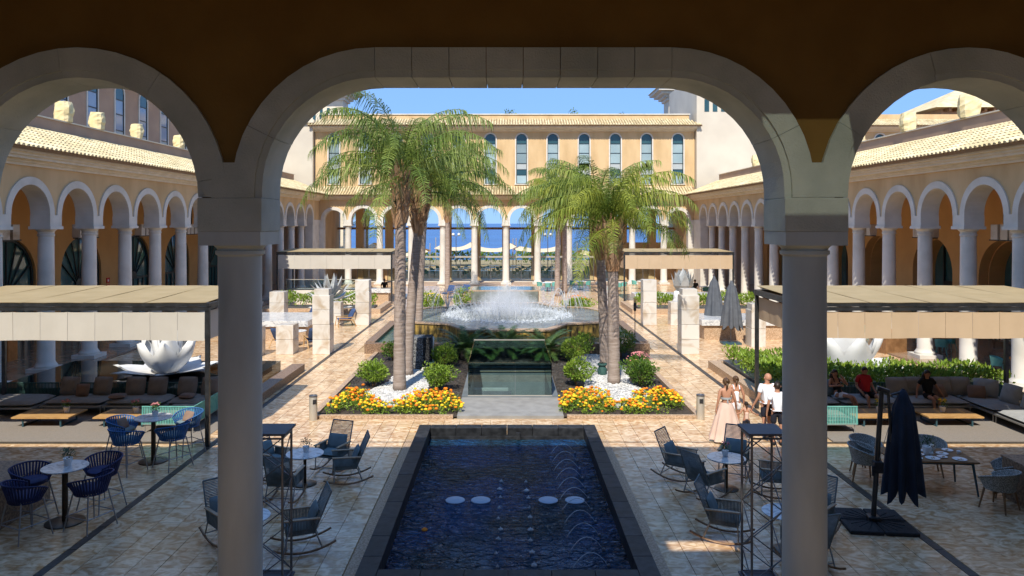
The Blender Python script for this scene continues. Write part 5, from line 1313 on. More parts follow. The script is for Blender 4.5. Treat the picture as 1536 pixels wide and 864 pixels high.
# ================================================================== VEGETATION
def frond_mesh(name, L, e0, D, seed, m='palm_leaf', nl=58, ll=.72, lw=.022, stiff=.0, stem=True, hang=.9):
    rn = random.Random(seed); mb = MB(); N = 22; pts = []; p = Vector((0, 0, 0)); tang = []
    for i in range(N+1):
        t = i/N; a = R(e0-D*t**1.25); d = Vector((cos(a), 0, sin(a))); pts.append(p.copy()); tang.append(d); p = p+d*(L/N)
    if stem: mb.path(pts, [.028*(1-.85*i/N)*(L/3.4) for i in range(N+1)], 4, cap=False)
    S = Vector((0, 1, 0))
    for k in range(nl):
        t = .10+.89*(k+rn.random()*.6)/nl; f = t*N; i = min(int(f), N-1); q = pts[i].lerp(pts[i+1], f-i); T = tang[i]; Nn = T.cross(S)*-1
        ln = ll*(.35+.65*sin(pi*min(1, .18+.78*t)))*rn.uniform(.8, 1.1)
        for s in (-1, 1):
            d = (S*s*rn.uniform(.7, 1)+T*rn.uniform(.35, .75)+Nn*rn.uniform(-.15, .55)*(1-stiff)).normalized()
            q1 = q+d*ln*.34; d2 = (d*(.55+stiff)+Vector((0, 0, -hang*(1-stiff)*rn.uniform(.6, 1.3)))).normalized(); q2 = q1+d2*ln*.74
            w = T*lw*rn.uniform(.8, 1.2)
            mb.add([q-w*.5, q+w*.5, q1+w, q1-w, q2], [(0, 1, 2, 3), (3, 2, 4)])
    return mb.mesh(name, m, None)
FR = {}
def fronds(kind, m, L, ll):
    if kind in FR: return FR[kind]
    out = []
    for e0, D in ((79, 92), (69, 108), (54, 110), (37, 98), (18, 86), (-4, 66), (-34, 42)):
        out.append([frond_mesh('frond', L*(.92 if e0 > 75 or e0 < -20 else 1), e0+v*5, D+v*8, int(e0*7+v*31+len(kind)+500), m, 56, ll, .017, 0., True, 1.35) for v in (0, 1)])
    FR[kind] = out; return out
def palm(label, x, y, h, r, lean, kind, m, L=3.5, ll=.85, boots=1.7, seed=0, counts=(3, 5, 6, 5, 3, 1, 0), z0=0, group='queen palms in the court', nb=130, bsz=1.):
    rn = random.Random(seed); t = thing('palm_tree', label, 'palm tree', (x, y, z0), rn.uniform(0, 6.28) if False else 0, group)
    n = 26; pts = []; rad = []
    for i in range(n+1):
        f = i/n; pts.append((lean[0]*f**1.5, lean[1]*f**1.5, (h-.15)*f)); rad.append(r*(1.12-.22*f)*(1.03 if i % 2 else .975)+(.10*r*max(0, 1-f*9)))
    mb = MB(); mb.path(pts, rad, 14); mb.build('trunk', 'trunk', t, smooth=True)
    mb = MB()
    for k in range(nb):       # old leaf bases clasping the trunk below the crown
        f = rn.random(); z = h-boots*(1-f)-.1; a = k*2.399+rn.uniform(-.2, .2); rr = r*(.9+.55*f*bsz); w = rn.uniform(.06, .12)*bsz; ln = rn.uniform(.4, .8)
        fx = z/h; cx, cy = lean[0]*fx**1.5, lean[1]*fx**1.5
        ca, sa = cos(a), sin(a); b0 = Vector((cx+rr*ca, cy+rr*sa, z)); b1 = b0+Vector((ca*.10, sa*.10, ln*.7)); b2 = b1+Vector((ca*rn.uniform(.05, .22), sa*rn.uniform(.05, .22), ln*.35)); s = Vector((-sa, ca, 0))
        o = Vector((ca, sa, 0))*.03
        mb.add([b0-s*w, b0+s*w, b1+s*w*.7, b1-s*w*.7, b2, b0+o, b1+o], [(0, 5, 6, 3), (5, 1, 2, 6), (3, 6, 4), (6, 2, 4)])
    mb.path([pts[-1], (lean[0], lean[1], h+.5)], [r*1.15, r*.35], 10)
    stuff(mb.build('leaf_bases', 'boot', t))
    fr = fronds(kind, m, L, ll)
    for ring_, c in enumerate(counts):
        for k in range(c):
            a = 2*pi*(k+rn.uniform(-.3, .3))/c+ring_*.7+.45; o = ob('frond', fr[ring_][rn.randint(0, 1)], t, (lean[0]+.10*cos(a), lean[1]+.10*sin(a), h+.25-.07*ring_), a)
            s = rn.uniform(.88, 1.1); o.scale = (s, s, s)
    return t
palm('tall palm with shaggy brown crown base in front of left bed', -3.74, 26.0, 7.65, .195, (.05, .1), 'a', 'palm_leaf', 4.0, .9, 1.9, 1)
palm('tall palm leaning close behind its twin, left bed', -3.80, 28.6, 7.2, .18, (.55, .3), 'a', 'palm_leaf', 3.7, .82, 1.7, 2)
palm('slender palm behind lava stone block beside left fountain trough', -4.35, 36.9, 7.9, .17, (.35, .2), 'a', 'palm_leaf', 3.6, .8, 1.8, 3, (3, 5, 5, 5, 4, 2, 1))
palm('distant palm near far columns left of fountain', -4.9, 62.0, 8.3, .20, (.0, 0), 'g', 'palm_leaf_gold', 3.6, .85, 2.4, 4)
palm('short palm with broad flaring brown crown base, right bed', 3.97, 27.2, 5.8, .20, (-.05, .1), 'g', 'palm_leaf_gold', 3.85, .95, 1.6, 5, (3, 5, 6, 5, 4, 1, 0), bsz=1.5)
palm('palm leaning against its twin in right bed beside green spotlight', 3.93, 29.4, 6.1, .18, (-.25, .25), 'a', 'palm_leaf', 3.7, .85, 1.6, 6)
palm('distant palm near far columns right of fountain', 4.15, 60.0, 7.6, .19, (.1, 0), 'g', 'palm_leaf_gold', 3.6, .85, 2.0, 7, (3, 5, 6, 6, 5, 3, 0))
palm('distant palm standing beside its twin right of fountain', 4.95, 62.5, 8.6, .19, (0, 0), 'a', 'palm_leaf', 3.6, .85, 2.6, 8)
palm('palm on sea terrace seen through the far left arch', -17.3, 92, 6.6, .2, (0, 0), 'a', 'palm_leaf', 3.6, .85, 1.2, 9, (2, 4, 5, 5, 4, 2, 0), group=None)
def leaf_blob(n, fn, leaf, seed, elong=1.9, up=.35):
    """fn(rnd)-> (position, outward normal)"""
    rn = random.Random(seed); mb = MB()
    for _ in range(n):
        p, o = fn(rn); d = (o+Vector((rn.gauss(0, .55), rn.gauss(0, .55), up+rn.gauss(0, .5)))).normalized(); s = d.cross(Vector((rn.gauss(0, 1), rn.gauss(0, 1), rn.gauss(0, 1)))).normalized()
        l = leaf*rn.uniform(.6, 1.25); w = l/elong/2; nn = s.cross(d)*l*.12
        mb.add([p, p+d*l*.5+s*w+nn, p+d*l, p+d*l*.5-s*w+nn], [(0, 1, 2, 3)])
    return mb
def blob_fn(rx, ry, rz, cz, seed, lumps=7):
    rn = random.Random(seed); L = [(Vector((rn.gauss(0, 1), rn.gauss(0, 1), rn.gauss(.3, .8))).normalized(), rn.uniform(.15, .6)) for _ in range(lumps)]
    def f(r):
        d = Vector((r.gauss(0, 1), r.gauss(0, 1), r.gauss(0, 1))).normalized(); k = .70+sum(a*max(0, d.dot(v))**9 for v, a in L)
        rr = k*(r.random()**.28); 
        return Vector((d.x*rx*rr, d.y*ry*rr, cz+d.z*rz*rr)), d
    return f
def bush(label, x, y, r, h, m='leaf_yellow', n=1500, seed=0, leaf=.10, bloom=None, group='clipped shrubs in the flower bed'):
    t = thing('shrub', label, 'shrub', (x, y, .02), 0, group)
    leaf_blob(n, blob_fn(r, r, h*.46, h*.55, seed), leaf, seed).build('foliage', m, t)
    rn = random.Random(seed); mb = MB()
    for k in range(7):
        a = rn.uniform(0, 6.28); mb.path([(0, 0, -.03), (.12*cos(a), .12*sin(a), h*.3), (r*.5*cos(a), r*.5*sin(a), h*.7)], [.018, .012, .006], 5)
    mb.build('stem', 'wood_brown', t)
    if bloom:
        mb = MB()
        for k in range(70):
            a = rn.uniform(0, 6.28); q = rn.random(); mb.lathe([(.001, 0), (.035, .015), (.02, .035), (.001, .04)], 6, (r*.95*q*cos(a), r*.95*q*sin(a), h*(.55+.5*sqrt(max(0, 1-q*q)))))
        mb.build('blossoms', bloom, t)
    return t
bush('rounded yellow green shrub with red tips beside left path', -4.75, 26.6, .62, .95, seed=11)
bush('round light green shrub between left marigolds and stair well', -2.35, 25.9, .56, 1.0, seed=12)
bush('light green shrub in front of lava stone block', -2.55, 30.0, .58, 1.0, seed=13)
bush('small dark shrub by left trough wall', -4.8, 31.5, .5, .9, 'leaf', 900, 14)
bush('light green shrub beside right sago palm', 2.85, 31.2, .66, 1.15, seed=15)
bush('light green shrub between stair well and white pebbles', 2.55, 26.7, .58, 1.05, seed=16)
bush('broad green shrub with reddish tips beside right path', 4.85, 26.7, .66, .95, 'leaf', 1500, 17)
bush('pinkish flowering shrub behind broad right shrub', 5.15, 28.6, .55, .85, 'leaf', 900, 18, bloom='petal_pink')
bush('dark round shrub behind right palm trunks', 5.0, 32.3, .75, 1.25, 'leaf', 1500, 19)
bush('dark shrub left of right palm trunks', 3.4, 32.6, .55, 1.1, 'leaf', 1000, 20)
bush('yellow flowering clump behind fountain, left of spray', -4.7, 47.6, 1.0, 1.3, 'leaf_yellow', 1500, 21, .14, 'petal_yellow', 'flowering clumps behind the fountain')
bush('green clump behind fountain spray near water table', -2.9, 48.3, .7, 1.5, 'leaf_yellow', 900, 22, .14, None, 'flowering clumps behind the fountain')
bush('orange flowering clump behind fountain, right of spray', 4.6, 47.8, 1.0, 1.15, 'leaf_yellow', 1500, 23, .14, 'petal_orange', 'flowering clumps behind the fountain')
# sago palms
cyc = [[frond_mesh('frond', 1.35, e0, D, 50+v, 'leaf_cycad', 46, .26, .014, .75, True, .2) for v in (0, 1)] for e0, D in ((62, 60), (42, 55), (24, 48), (6, 36))]
for i, (x, y, s, lb) in enumerate(((-1.75, 32.2, 1.15, 'dark sago palm left of centre before fountain wall'), (-.1, 32.7, 1.1, 'dark sago palm in the middle behind stair well glass'), (1.75, 32.2, 1.05, 'dark sago palm on right before the stained fountain wall'))):
    rn = random.Random(60+i); t = thing('sago_palm', lb, 'palm', (x, y, .02), 0, 'sago palms before the fountain')
    m = MB(); m.lathe([(.22, -.02), (.24, .15), (.2, .33), (.08, .4)], 10); m.build('trunk', 'trunk', t)
    for r_, c in enumerate((7, 11, 12, 9)):
        for k in range(c):
            a = 2*pi*(k+rn.uniform(-.3, .3))/c; o = ob('frond', cyc[r_][rn.randint(0, 1)], t, (.08*cos(a), .08*sin(a), .38), a); o.scale = (s, s, s)
# marigolds
def marigolds(label, lobes, seed):
    rn = random.Random(seed); t = thing('marigold_bed', label, 'flowers', (0, 0, 0)); fo, oc, yc = MB(), MB(), MB()
    for x0, x1, y0, y1, hh in lobes:
        n = int((x1-x0)*(y1-y0)/.055)
        for _ in range(n):
            x, y = rn.uniform(x0, x1), rn.uniform(y0, y1); ex = min((x-x0), (x1-x), (y-y0)*1.2, (y1-y)*1.2); h = hh*(.55+.45*min(1, ex/.4))*rn.uniform(.85, 1.1); r = rn.uniform(.17, .26)
            b = leaf_blob(44, blob_fn(r, r, h*.5, h*.5, rn.random()), .09, rn.random(), 2.4); fo.add([(v[0]+x, v[1]+y, v[2]+.03) for v in b.v], b.f)
            for k in range(rn.choice((2, 3, 4, 5, 6))):
                a = rn.uniform(0, 6.28); q = r*1.05*sqrt(rn.random()); s = rn.uniform(.028, .062); tgt = oc if rn.random() < (.62 if y > (y0+y1)/2 else .35) else yc
                tgt.lathe([(s*.5, 0), (s, .4*s), (s*.95, .8*s), (s*.5, 1.15*s), (.001, 1.2*s)], 7, (x+q*cos(a), y+q*sin(a), .03+h*(1.02-.5*(q/r)**2*.7)+rn.uniform(-.02, .05)), cap=False)
                
    stuff(fo.build('foliage', 'leaf_yellow', t)); stuff(oc.build('orange_blooms', 'petal_orange', t)); stuff(yc.build('yellow_blooms', 'petal_yellow', t))
marigolds('orange and yellow marigolds around the left white pebbles', ((-5.45, -4.3, 22.65, 24.7, .48), (-4.4, -3.2, 22.65, 23.5, .36), (-3.25, -1.55, 22.65, 24.5, .46)), 31)
marigolds('orange and yellow marigolds around the right white pebbles', ((1.8, 3.3, 22.65, 24.7, .48), (3.2, 4.3, 22.65, 23.5, .36), (4.2, 5.55, 22.65, 24.6, .48)), 32)
# hedges in dark planters
def hedge(label, rects, z0, z1, m, seed, leaf=.15, dens=260, planter=True, curb=None):
    t = thing('hedge', label, 'hedge', (0, 0, 0)); mb = MB(); rn = random.Random(seed)
    for x0, x1, y0, y1 in rects:
        n = int((x1-x0)*(y1-y0)*dens); ph = rn.uniform(0, 6)
        def f(r):
            x, y = r.uniform(x0, x1), r.uniform(y0, y1); top = z1*(1+.10*sin(x*2.7+ph)+.08*sin(y*3.9+ph+x)); z = z0+(top-z0)*r.random()**.45; return Vector((x, y, z)), Vector((r.uniform(-.3, .3), r.uniform(-.5, .2), .6))
        b = leaf_blob(n, f, leaf, seed, 2.3); mb.add(b.v, b.f)
        if planter:
            q = MB(); q.box(x0+.02, x1-.02, y0+.02, y1-.02, 0, z0+.08); q.build('planter', 'steel_dark', t)
    mb.build('foliage', m, t)
    if curb:
        for c in curb: q = MB(); q.box(*c); q.build('kerb', 'granite_light', t)
hedge('leafy hedge in dark planter behind grey sofa and beside right path', ((8.75, 12.0, 24.9, 29.9), (12.0, 17.0, 24.7, 27.2)), .3, .80, 'leaf_yellow', 41, .17, 300, True, ((8.25, 8.68, 23.9, 30.2, -.03, .3), (8.68, 12.2, 29.98, 30.4, -.03, .3)))
hedge('green hedge in dark planter before far off white pergola', ((-15.6, -8.7, 48.9, 50.3),), .3, 1.15, 'leaf_yellow', 42, .2, 230, True, ((-15.8, -8.2, 48.3, 48.7, -.03, .32), (-8.6, -8.2, 48.7, 53, -.03, .32)))
hedge('green hedge in dark planter before far tan pergola', ((8.7, 16.6, 48.6, 50.0),), .3, 1.15, 'leaf_yellow', 43, .2, 230, True, ((8.2, 16.8, 48.0, 48.4, -.03, .32), (8.2, 8.6, 48.4, 53, -.03, .32)))
hedge('dark shrubbery along the edge of sea terrace', ((-30, 30, 104, 107),), .1, 1.6, 'leaf', 44, .5, 22, False)
# little roof plants on the far parapet
for i, (x, h) in enumerate(((.4, .7), (6.9, .6), (11.9, .4), (-3.5, .3))):
    bush('small rooftop shrub showing over the far parapet', x, 76.0, .7, h+.9, 'leaf', 300, 70+i, .2, None, 'rooftop shrubs').location.z = 15.9
# lava stone water feature
t = thing('lava_stone', 'black lava stone block with steel water pipe behind left palm', 'stone block', (-3.45, 30.4, 0)); m = MB()
for k in range(5):
    z = .02+.25*k; j = random.uniform(-.02, .02); q = MB(); q.box(-.42+j, .10+j, -.45, .45, z, z+.245); q.build('stone_course', 'lava_light', t, bev=.02)
    q = MB(); q.box(.105+j, .42+j, -.45, .45, z, z+.246); q.build('stone_course', 'lava', t, bev=.02)
m = MB(); m.path([(.50, -.3, 1.3), (.50, -.38, .9), (.50, -.4, .35), (.38, -.6, .12), (.1, -.85, .1)], .035, 8); m.build('pipe', 'steel', t, smooth=True)
for x, y, lb in ((-2.98, 28.9, 'green garden spotlight at foot of left palms'), (3.72, 28.6, 'green garden spotlight at foot of right palms')):
    t = thing('garden_spotlight', lb, 'lamp', (x, y, .04)); m = MB(); m.lathe([(.17, 0), (.19, .22), (.15, .28), (.13, .34), (.19, .4), (.17, .46)], 10); m.build('housing', 'rope_green', t, smooth=40)
    m = MB(); m.lathe([(.13, .46), (.13, .475)], 10); m.build('lens', 'glass_clear', t)
t = thing('signal_post', 'thin steel post with black sensor head beside right path', 'post', (6.1, 35.0, 0)); m = MB(); m.tube((0, 0, 0), (0, 0, 1.9), .02, n=8); m.build('rod', 'steel_dark', t); m = MB(); m.lathe([(.05, 1.75), (.07, 1.85), (.07, 2.1), (.05, 2.15)], 10); m.build('head', 'rubber', t)
# plants inside the right niches and the left arcade
for i, (x, y) in enumerate(((23.2, 35.2), (23.2, 41.0), (23.2, 47.2), (23.0, 53.5))):
    bush('dark potted shrub standing before right arcade niche', x, y, .6, 1.9, 'leaf_dark', 600, 80+i, .2, None, 'shrubs before the right niches')
# ================================================================== PEOPLE (front towards -Y)
BASE = {'pelvis': (0, 0, .93), 'waist': (0, -.01, 1.08), 'chest': (0, 0, 1.29), 'neck': (0, .015, 1.45), 'chin': (0, 0, 1.52), 'head': (0, -.01, 1.60), 'crown': (0, 0, 1.68),
        'shL': (-.16, 0, 1.40), 'elL': (-.24, .03, 1.13), 'wrL': (-.26, -.03, .89), 'shR': (.16, 0, 1.40), 'elR': (.24, .03, 1.13), 'wrR': (.26, -.03, .89),
        'hipL': (-.09, 0, .88), 'knL': (-.10, -.02, .50), 'anL': (-.10, .03, .09), 'toL': (-.11, -.12, .035), 'hipR': (.09, 0, .88), 'knR': (.10, -.02, .50), 'anR': (.10, .03, .09), 'toR': (.11, -.12, .035)}
RAD = {'pelvis': .135, 'waist': .115, 'chest': .135, 'neck': .05, 'chin': .066, 'head': .092, 'crown': .055, 'sh': .058, 'el': .040, 'wr': .027, 'hip': .085, 'kn': .055, 'an': .037, 'to': .032}
ED = [('pelvis', 'waist'), ('waist', 'chest'), ('chest', 'neck'), ('neck', 'chin'), ('chin', 'head'), ('head', 'crown'), ('chest', 'shL'), ('shL', 'elL'), ('elL', 'wrL'), ('chest', 'shR'), ('shR', 'elR'), ('elR', 'wrR'),
      ('pelvis', 'hipL'), ('hipL', 'knL'), ('knL', 'anL'), ('anL', 'toL'), ('pelvis', 'hipR'), ('hipR', 'knR'), ('knR', 'anR'), ('anR', 'toR')]
def skin_obj(name, verts, edges, rads, root, m, parent, sub=2, flat=None):
    me = bpy.data.meshes.new(name); me.from_pydata(verts, edges, []); me.materials.append(MATS[m]); o = ob(name, me, parent)
    s = o.modifiers.new('skin', 'SKIN'); s.use_smooth_shade = True
    L = me.skin_vertices[0].data
    for i, r in enumerate(rads): L[i].radius = r if isinstance(r, tuple) else (r, r)
    L[root].use_root = True
    ss = o.modifiers.new('subdivision', 'SUBSURF'); ss.levels = sub; ss.render_levels = sub
    return o
def person(label, loc, rz, H=1.7, pose={}, skin='skin', hair='hair_dark', hairstyle='short', top=None, bottom=None, wide=1., shoes='cloth_black', group=None):
    k = H/1.70; J = {**BASE, **pose}; J = {n: Vector(p) for n, p in J.items()}
    t = thing('person', label, 'person', loc, rz, group); t.scale = (k, k, k)
    names = list(J); idx = {n: i for i, n in enumerate(names)}
    def rd(n): return RAD.get(n, RAD.get(n[:2], RAD.get(n[:3], .05)))
    verts = [J[n] for n in names]; edges = [(idx[a], idx[b]) for a, b in ED]; rads = [rd(n)*(wide if n in ('pelvis', 'waist', 'chest') else 1) for n in names]
    for i, n in enumerate(names):
        if n in ('pelvis', 'waist', 'chest'): rads[i] = (rads[i]*.82, rads[i]*1.06)
    for sd, s in (('L', -1), ('R', 1)):         # hand: palm, four fingers, thumb
        w, e = J['wr'+sd], J['el'+sd]; d = (w-e).normalized(); sv = d.cross(Vector((1, 0, 0))).normalized() if abs(d.x) < .9 else d.cross(Vector((0, 1, 0))).normalized(); nv = d.cross(sv)
        verts.append(w+d*.075); edges.append((idx['wr'+sd], len(verts)-1)); rads.append((.030, .018)); pi_ = len(verts)-1
        for q in range(4):
            o = sv*(.03*(q-1.5)/1.5); verts.append(w+d*.12+o); rads.append(.0095); edges.append((pi_, len(verts)-1)); verts.append(w+d*(.165-.008*abs(q-1))+o*1.15+nv*.018*s); rads.append(.0075); edges.append((len(verts)-2, len(verts)-1))
        verts.append(w+d*.06+sv*.05); rads.append(.011); edges.append((idx['wr'+sd], len(verts)-1)); verts.append(w+d*.10+sv*.062); rads.append(.009); edges.append((len(verts)-2, len(verts)-1))
    skin_obj('body', verts, edges, rads, idx['pelvis'], skin, t)
    def part(name, chain, m, extra, root='pelvis', trim={}):
        nn = []; 
        for a in chain:
            for b in a:
                if b not in nn: nn.append(b)
        P = {n: J[n] for n in nn}
        for n, (a, b, f) in trim.items(): P[n] = J[a].lerp(J[b], f)
        vs = [P[n] for n in nn]; es = [(nn.index(a[i]), nn.index(a[i+1])) for a in chain for i in range(len(a)-1)]
        rr = []
        for n in nn:
            r = rd(n)+extra.get(n, extra.get(n[:2], extra.get('*', .014))); r *= (wide if n in ('pelvis', 'waist', 'chest') else 1)
            rr.append((r*.86, r*1.1) if n in ('pelvis', 'waist', 'chest') else r)
        return skin_obj(name, vs, es, rr, nn.index(root), m, t)
    hd = J['head']; hc = J['crown']; up = (hc-J['chin']).normalized()
    if top and top[0] == 'tee':
        part('shirt', [('pelvis', 'waist', 'chest', 'neck'), ('chest', 'shL', 'elL'), ('chest', 'shR', 'elR')], top[1], {'neck': .012, 'sh': .026, 'el': .030, '*': .022}, 'waist',
             {'elL': ('shL', 'elL', .72), 'elR': ('shR', 'elR', .72), 'neck': ('chest', 'neck', .80), 'pelvis': ('pelvis', 'waist', .12)})
    if top and top[0] == 'tank':
        part('tank_top', [('pelvis', 'waist', 'chest')], top[1], {'*': .02}, 'waist', {'chest': ('waist', 'chest', .92)})
        for s in ('L', 'R'):
            m = MB(); a = J['chest'].lerp(J['sh'+s], .55); m.path([a+Vector((0, -.12, -.02)), a+Vector((0, -.05, .085)), a+Vector((0, .06, .09)), a+Vector((0, .13, -.02))], .014, 5); m.build('strap', top[1], t)
    if top and top[0] == 'tie':
        m = MB(); c = J['waist'].lerp(J['chest'], .45); m.lathe([(.150, -.03), (.155, .0), (.150, .03)], 20, tuple(c), cap=False, sx=1.02, sy=.82); m.build('top_band', top[1], t, smooth=True)
        m = MB(); m.path([c+Vector((0, .125, 0)), c+Vector((.02, .14, -.12))], .012, 5); m.path([c+Vector((0, .125, 0)), c+Vector((-.02, .14, -.15))], .012, 5); m.build('tie', top[1], t)
        m = MB()
        for s in (-1, 1): m.path([c+Vector((s*.08, -.11, .02)), J['neck']+Vector((s*.035, -.03, .0)), J['neck']+Vector((0, .055, -.01))], .010, 5)
        m.build('neck_strap', top[1], t)
    if bottom and bottom[0] in ('shorts', 'trousers'):
        f = .72 if bottom[0] == 'shorts' else 1; tr = {'waist': ('pelvis', 'waist', .35)}
        ch = [('waist', 'pelvis'), ('pelvis', 'hipL', 'knL'), ('pelvis', 'hipR', 'knR')] if f < 1 else [('waist', 'pelvis'), ('pelvis', 'hipL', 'knL', 'anL'), ('pelvis', 'hipR', 'knR', 'anR')]
        if f < 1: tr.update({'knL': ('hipL', 'knL', bottom[2] if len(bottom) > 2 else f), 'knR': ('hipR', 'knR', bottom[2] if len(bottom) > 2 else f)})
        part(bottom[0], ch, bottom[1], {'hi': .022, 'kn': .032, 'an': .02, '*': .014}, 'pelvis', tr)
    if bottom and bottom[0] == 'skirt':
        m = MB(); n = 60; rows = 14; vs = []; L = bottom[2]
        for j in range(rows+1):
            f = j/rows
            for i in range(n):
                a = 2*pi*i/n; rr = .145+(bottom[3]-.145)*f**.8; fold = 1+(.03+.10*f)*sin(a*9+1.3*sin(a*2)+f*1.2)*min(1, f*2.5); vs.append((rr*fold*cos(a)*1.02, rr*fold*sin(a)*.86+.05*f*f, 1.06-L*f+.04*f*cos(a+.6)))
        m.add(vs, [(j*n+i, (j+1)*n+i, (j+1)*n+(i+1) % n, j*n+(i+1) % n) for j in range(rows) for i in range(n)]); m.build('skirt', bottom[1], t, smooth=True)
    # hair: cap with a hairline, leaving the face free
    m = MB(); N, M = 12, 16; vs = []
    for j in range(N+1):
        th = pi*.62*j/N
        for i in range(M):
            a = 2*pi*i/M; face = max(0, -sin(a)); tt = th*(1-.36*face); r = .106 if hairstyle != 'short' else .099
            vs.append(hd+Vector((r*.92*sin(tt)*cos(a), r*1.06*sin(tt)*sin(a)+.012, r*1.12*cos(tt)+.012)))
    m.add(vs, [(j*M+i, j*M+(i+1) % M, (j+1)*M+(i+1) % M, (j+1)*M+i) for j in range(N) for i in range(M)]); hr = m.build('hair', hair, t, smooth=True)
    if hairstyle in ('long',):
        for s in (-1, 0, 1):
            m = MB(); m.path([hd+Vector((s*.06, .07, .02)), hd+Vector((s*.085, .095, -.12)), hd+Vector((s*.09, .085, -.26)), hd+Vector((s*.07, .075, -.38))], [.05, .055, .045, .02], 8); m.build('lock', hair, hr, smooth=True)
    if hairstyle == 'bun':
        m = MB(); m.lathe([(.001, -.05), (.04, -.03), (.05, 0), (.04, .03), (.001, .05)], 12, tuple(hd+Vector((0, .10, .06)))); m.build('bun', hair, hr, smooth=True)
        m = MB(); m.path([hd+Vector((0, .10, .0)), hd+Vector((.01, .115, -.10)), hd+Vector((.02, .10, -.2))], [.035, .03, .008], 8); m.build('lock', hair, hr, smooth=True)
    # face
    m = MB(); m.add([hd+Vector((-.012, -.088, .005)), hd+Vector((.012, -.088, .005)), hd+Vector((.016, -.088, -.03)), hd+Vector((-.016, -.088, -.03)), hd+Vector((0, -.118, -.026))], [(0, 1, 4), (1, 2, 4), (2, 3, 4), (3, 0, 4)]); m.build('nose', skin, t, smooth=True)
    for s in (-1, 1):
        m = MB(); m.lathe([(.001, -.007), (.011, 0), (.001, .007)], 8, tuple(hd+Vector((s*.034, -.088, .012)))); m.build('eye', 'hair_dark', t)
        m = MB(); m.lathe([(.001, -.028), (.016, -.015), (.018, .01), (.001, .028)], 8, tuple(hd+Vector((s*.092, .005, -.005)))); m.build('ear', skin, t, smooth=True)
    m = MB(); m.cbox(tuple(hd+Vector((0, -.085, -.055))), (.045, .012, .010)); m.build('mouth', 'cushion_rust', t)
    if shoes:
        for s in ('L', 'R'):
            a, b = J['an'+s], J['to'+s]; m = MB(); d = (b-a); d.z = 0; m.path([a+Vector((0, 0, -.045))-d*.35, a+Vector((0, 0, -.04))+d*.3, b+Vector((0, 0, 0))+d*.25], [.042, .044, .034], 8, flat=1.); m.build('shoe', shoes, t, smooth=True)
    return t
W180 = pi
walk = {'hipL': (-.09, 0, .88), 'knL': (-.10, -.10, .50), 'anL': (-.10, -.10, .10), 'toL': (-.11, -.25, .05), 'knR': (.10, .04, .49), 'anR': (.10, .22, .13), 'toR': (.11, .08, .035)}
# group of five walking away along the right path (their backs to the near arcade)
person('woman in blush maxi skirt with bare tied back and bun, walking away', (5.98, 20.1, 0), W180+.05, 1.68, {'elR': (.23, .05, 1.14), 'wrR': (.27, .02, .90), 'wrL': (-.30, -.06, .90)}, 'skin', 'hair_brown', 'bun', ('tie', 'cushion_light'), ('skirt', 'cloth_blush', 1.02, .44), .95, None)
person('woman in white striped tank top walking beside blush skirt woman', (6.52, 21.0, 0), W180, 1.55, dict(walk), 'skin', 'hair_brown', 'bun', ('tank', 'cloth_white'), ('shorts', 'cloth_white', .6), .95, 'cloth_white')
person('small child with pigtails holding hands between the adults', (6.56, 20.2, 0), W180, 1.02, {'elL': (-.27, .02, 1.22), 'wrL': (-.42, -.02, 1.16), 'elR': (.27, .02, 1.22), 'wrR': (.42, -.02, 1.16)}, 'skin', 'hair_dark', 'bun', ('tank', 'cloth_blush'), ('shorts', 'cloth_navy', .6), .95, 'cloth_white')
person('bald man in white tee and navy shorts holding child by hand', (7.16, 20.3, 0), W180+.1, 1.76, {**walk, 'wrR': (.33, -.05, .90), 'head': (-.03, -.02, 1.60), 'crown': (-.03, -.01, 1.675)}, 'skin', 'skin', 'short', ('tee', 'cloth_white'), ('shorts', 'cloth_navy', .85), 1.12)
person('dark haired man in loose white tee beside truss tower', (7.22, 19.7, 0), W180-.1, 1.66, {'knL': (-.1, .02, .49)}, 'skin', 'hair_dark', 'short', ('tee', 'cloth_white'), ('shorts', 'cloth_navy', .85), 1.05)
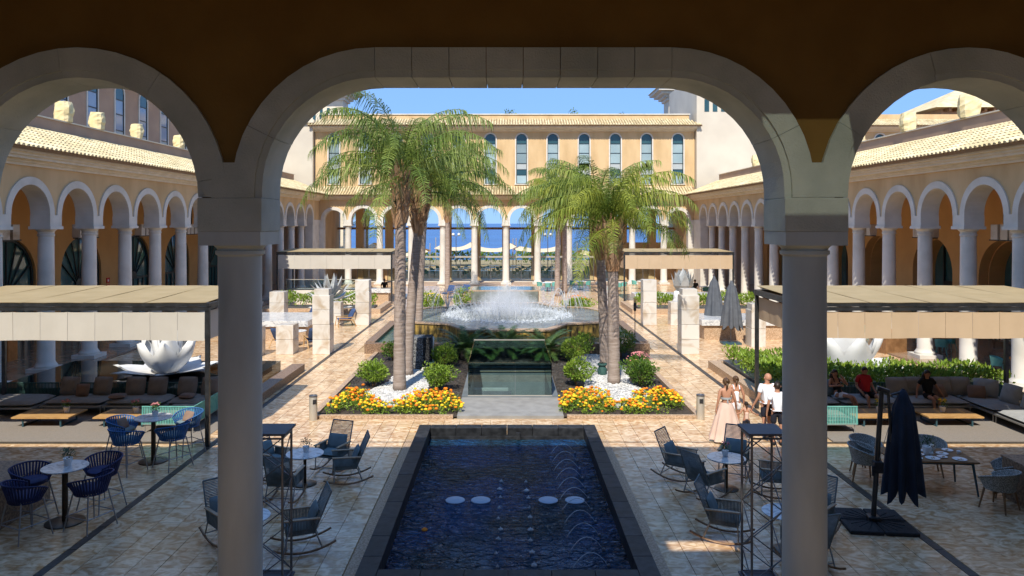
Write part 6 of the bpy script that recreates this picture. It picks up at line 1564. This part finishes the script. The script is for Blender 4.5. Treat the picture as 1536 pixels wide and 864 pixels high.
# three guests on the grey sofa, facing the near arcade
def seated(dx=0, lean=0, spread=.12, kz=.52, ky=-.46):
    zp = .54
    return {'pelvis': (0, 0, zp), 'waist': (0, .03+lean*.3, zp+.15), 'chest': (dx*.5, .06+lean, zp+.36), 'neck': (dx*.8, .05+lean, zp+.52), 'chin': (dx, .02+lean, zp+.59), 'head': (dx, .0+lean, zp+.67), 'crown': (dx, .01+lean, zp+.75),
            'shL': (-.16+dx*.6, .05+lean, zp+.47), 'shR': (.16+dx*.6, .05+lean, zp+.47), 'elL': (-.25+dx*.5, .02+lean, zp+.22), 'elR': (.25+dx*.5, .02+lean, zp+.22), 'wrL': (-.22, -.16, zp+.08), 'wrR': (.22, -.16, zp+.08),
            'hipL': (-.09, -.03, zp-.01), 'hipR': (.09, -.03, zp-.01), 'knL': (-spread, ky, kz), 'knR': (spread, ky, kz), 'anL': (-spread, ky-.06, .10), 'anR': (spread, ky-.06, .10), 'toL': (-spread-.01, ky-.20, .04), 'toR': (spread+.01, ky-.20, .04)}
p1 = seated(-.10, .05, .07); p1.update({'elR': (.26, -.08, .86), 'wrR': (.06, -.14, 1.10), 'elL': (-.30, .0, .80), 'wrL': (-.1, -.2, .86), 'knL': (.18, -.42, .56), 'knR': (.30, -.40, .54), 'anL': (.34, -.52, .12), 'anR': (.44, -.50, .12), 'toL': (.38, -.66, .05), 'toR': (.48, -.64, .05)})
person('woman in black top and white shorts lounging with hand to her face on sofa', (10.45, 23.25, 0), 0, 1.66, p1, 'skin', 'hair_dark', 'long', ('tank', 'cloth_black'), ('shorts', 'cloth_white', .6), .95, 'cloth_black')
person('person in red tee and black shorts sitting on grey sofa', (11.32, 23.3, 0), .05, 1.74, seated(.03, .10, .17), 'skin', 'hair_dark', 'short', ('tee', 'cloth_red'), ('shorts', 'cloth_black', .75), 1.15)
p3 = seated(-.03, -.02, .08); p3.update({'elL': (-.30, .06, .80), 'wrL': (-.36, .0, .56), 'elR': (.30, .05, .80), 'wrR': (.40, -.06, .58)})
person('long haired woman in black tee sitting alone on grey sofa', (13.2, 23.15, 0), 0, 1.68, p3, 'skin', 'hair_dark', 'long', ('tee', 'cloth_black'), ('shorts', 'cloth_black', .55), .95)
# diners far off under the left pergola
for i, (x, y, rz) in enumerate(((-10.6, 57.2, 2.6), (-9.4, 57.2, 3.4), (14.4, 56.4, 3.0))):
    person('guest in black seated at the bar under a far pergola', (x, y, .3), rz, 1.7, seated(), 'skin', 'hair_dark', 'short', ('tee', 'cloth_black'), ('shorts', 'cloth_black', .8), group='guests under the far pergolas')
    t = thing('bar_stool', 'dark stool under guest at far pergola bar', 'stool', (x, y, 0), rz, 'stools under the far pergolas'); m = MB(); m.lathe([(.2, .70), (.2, .76)], 12); m.build('seat', 'cloth_black', t); m = MB(); m.tube((0, 0, 0), (0, 0, .7), .04); m.build('stem', 'steel_dark', t)
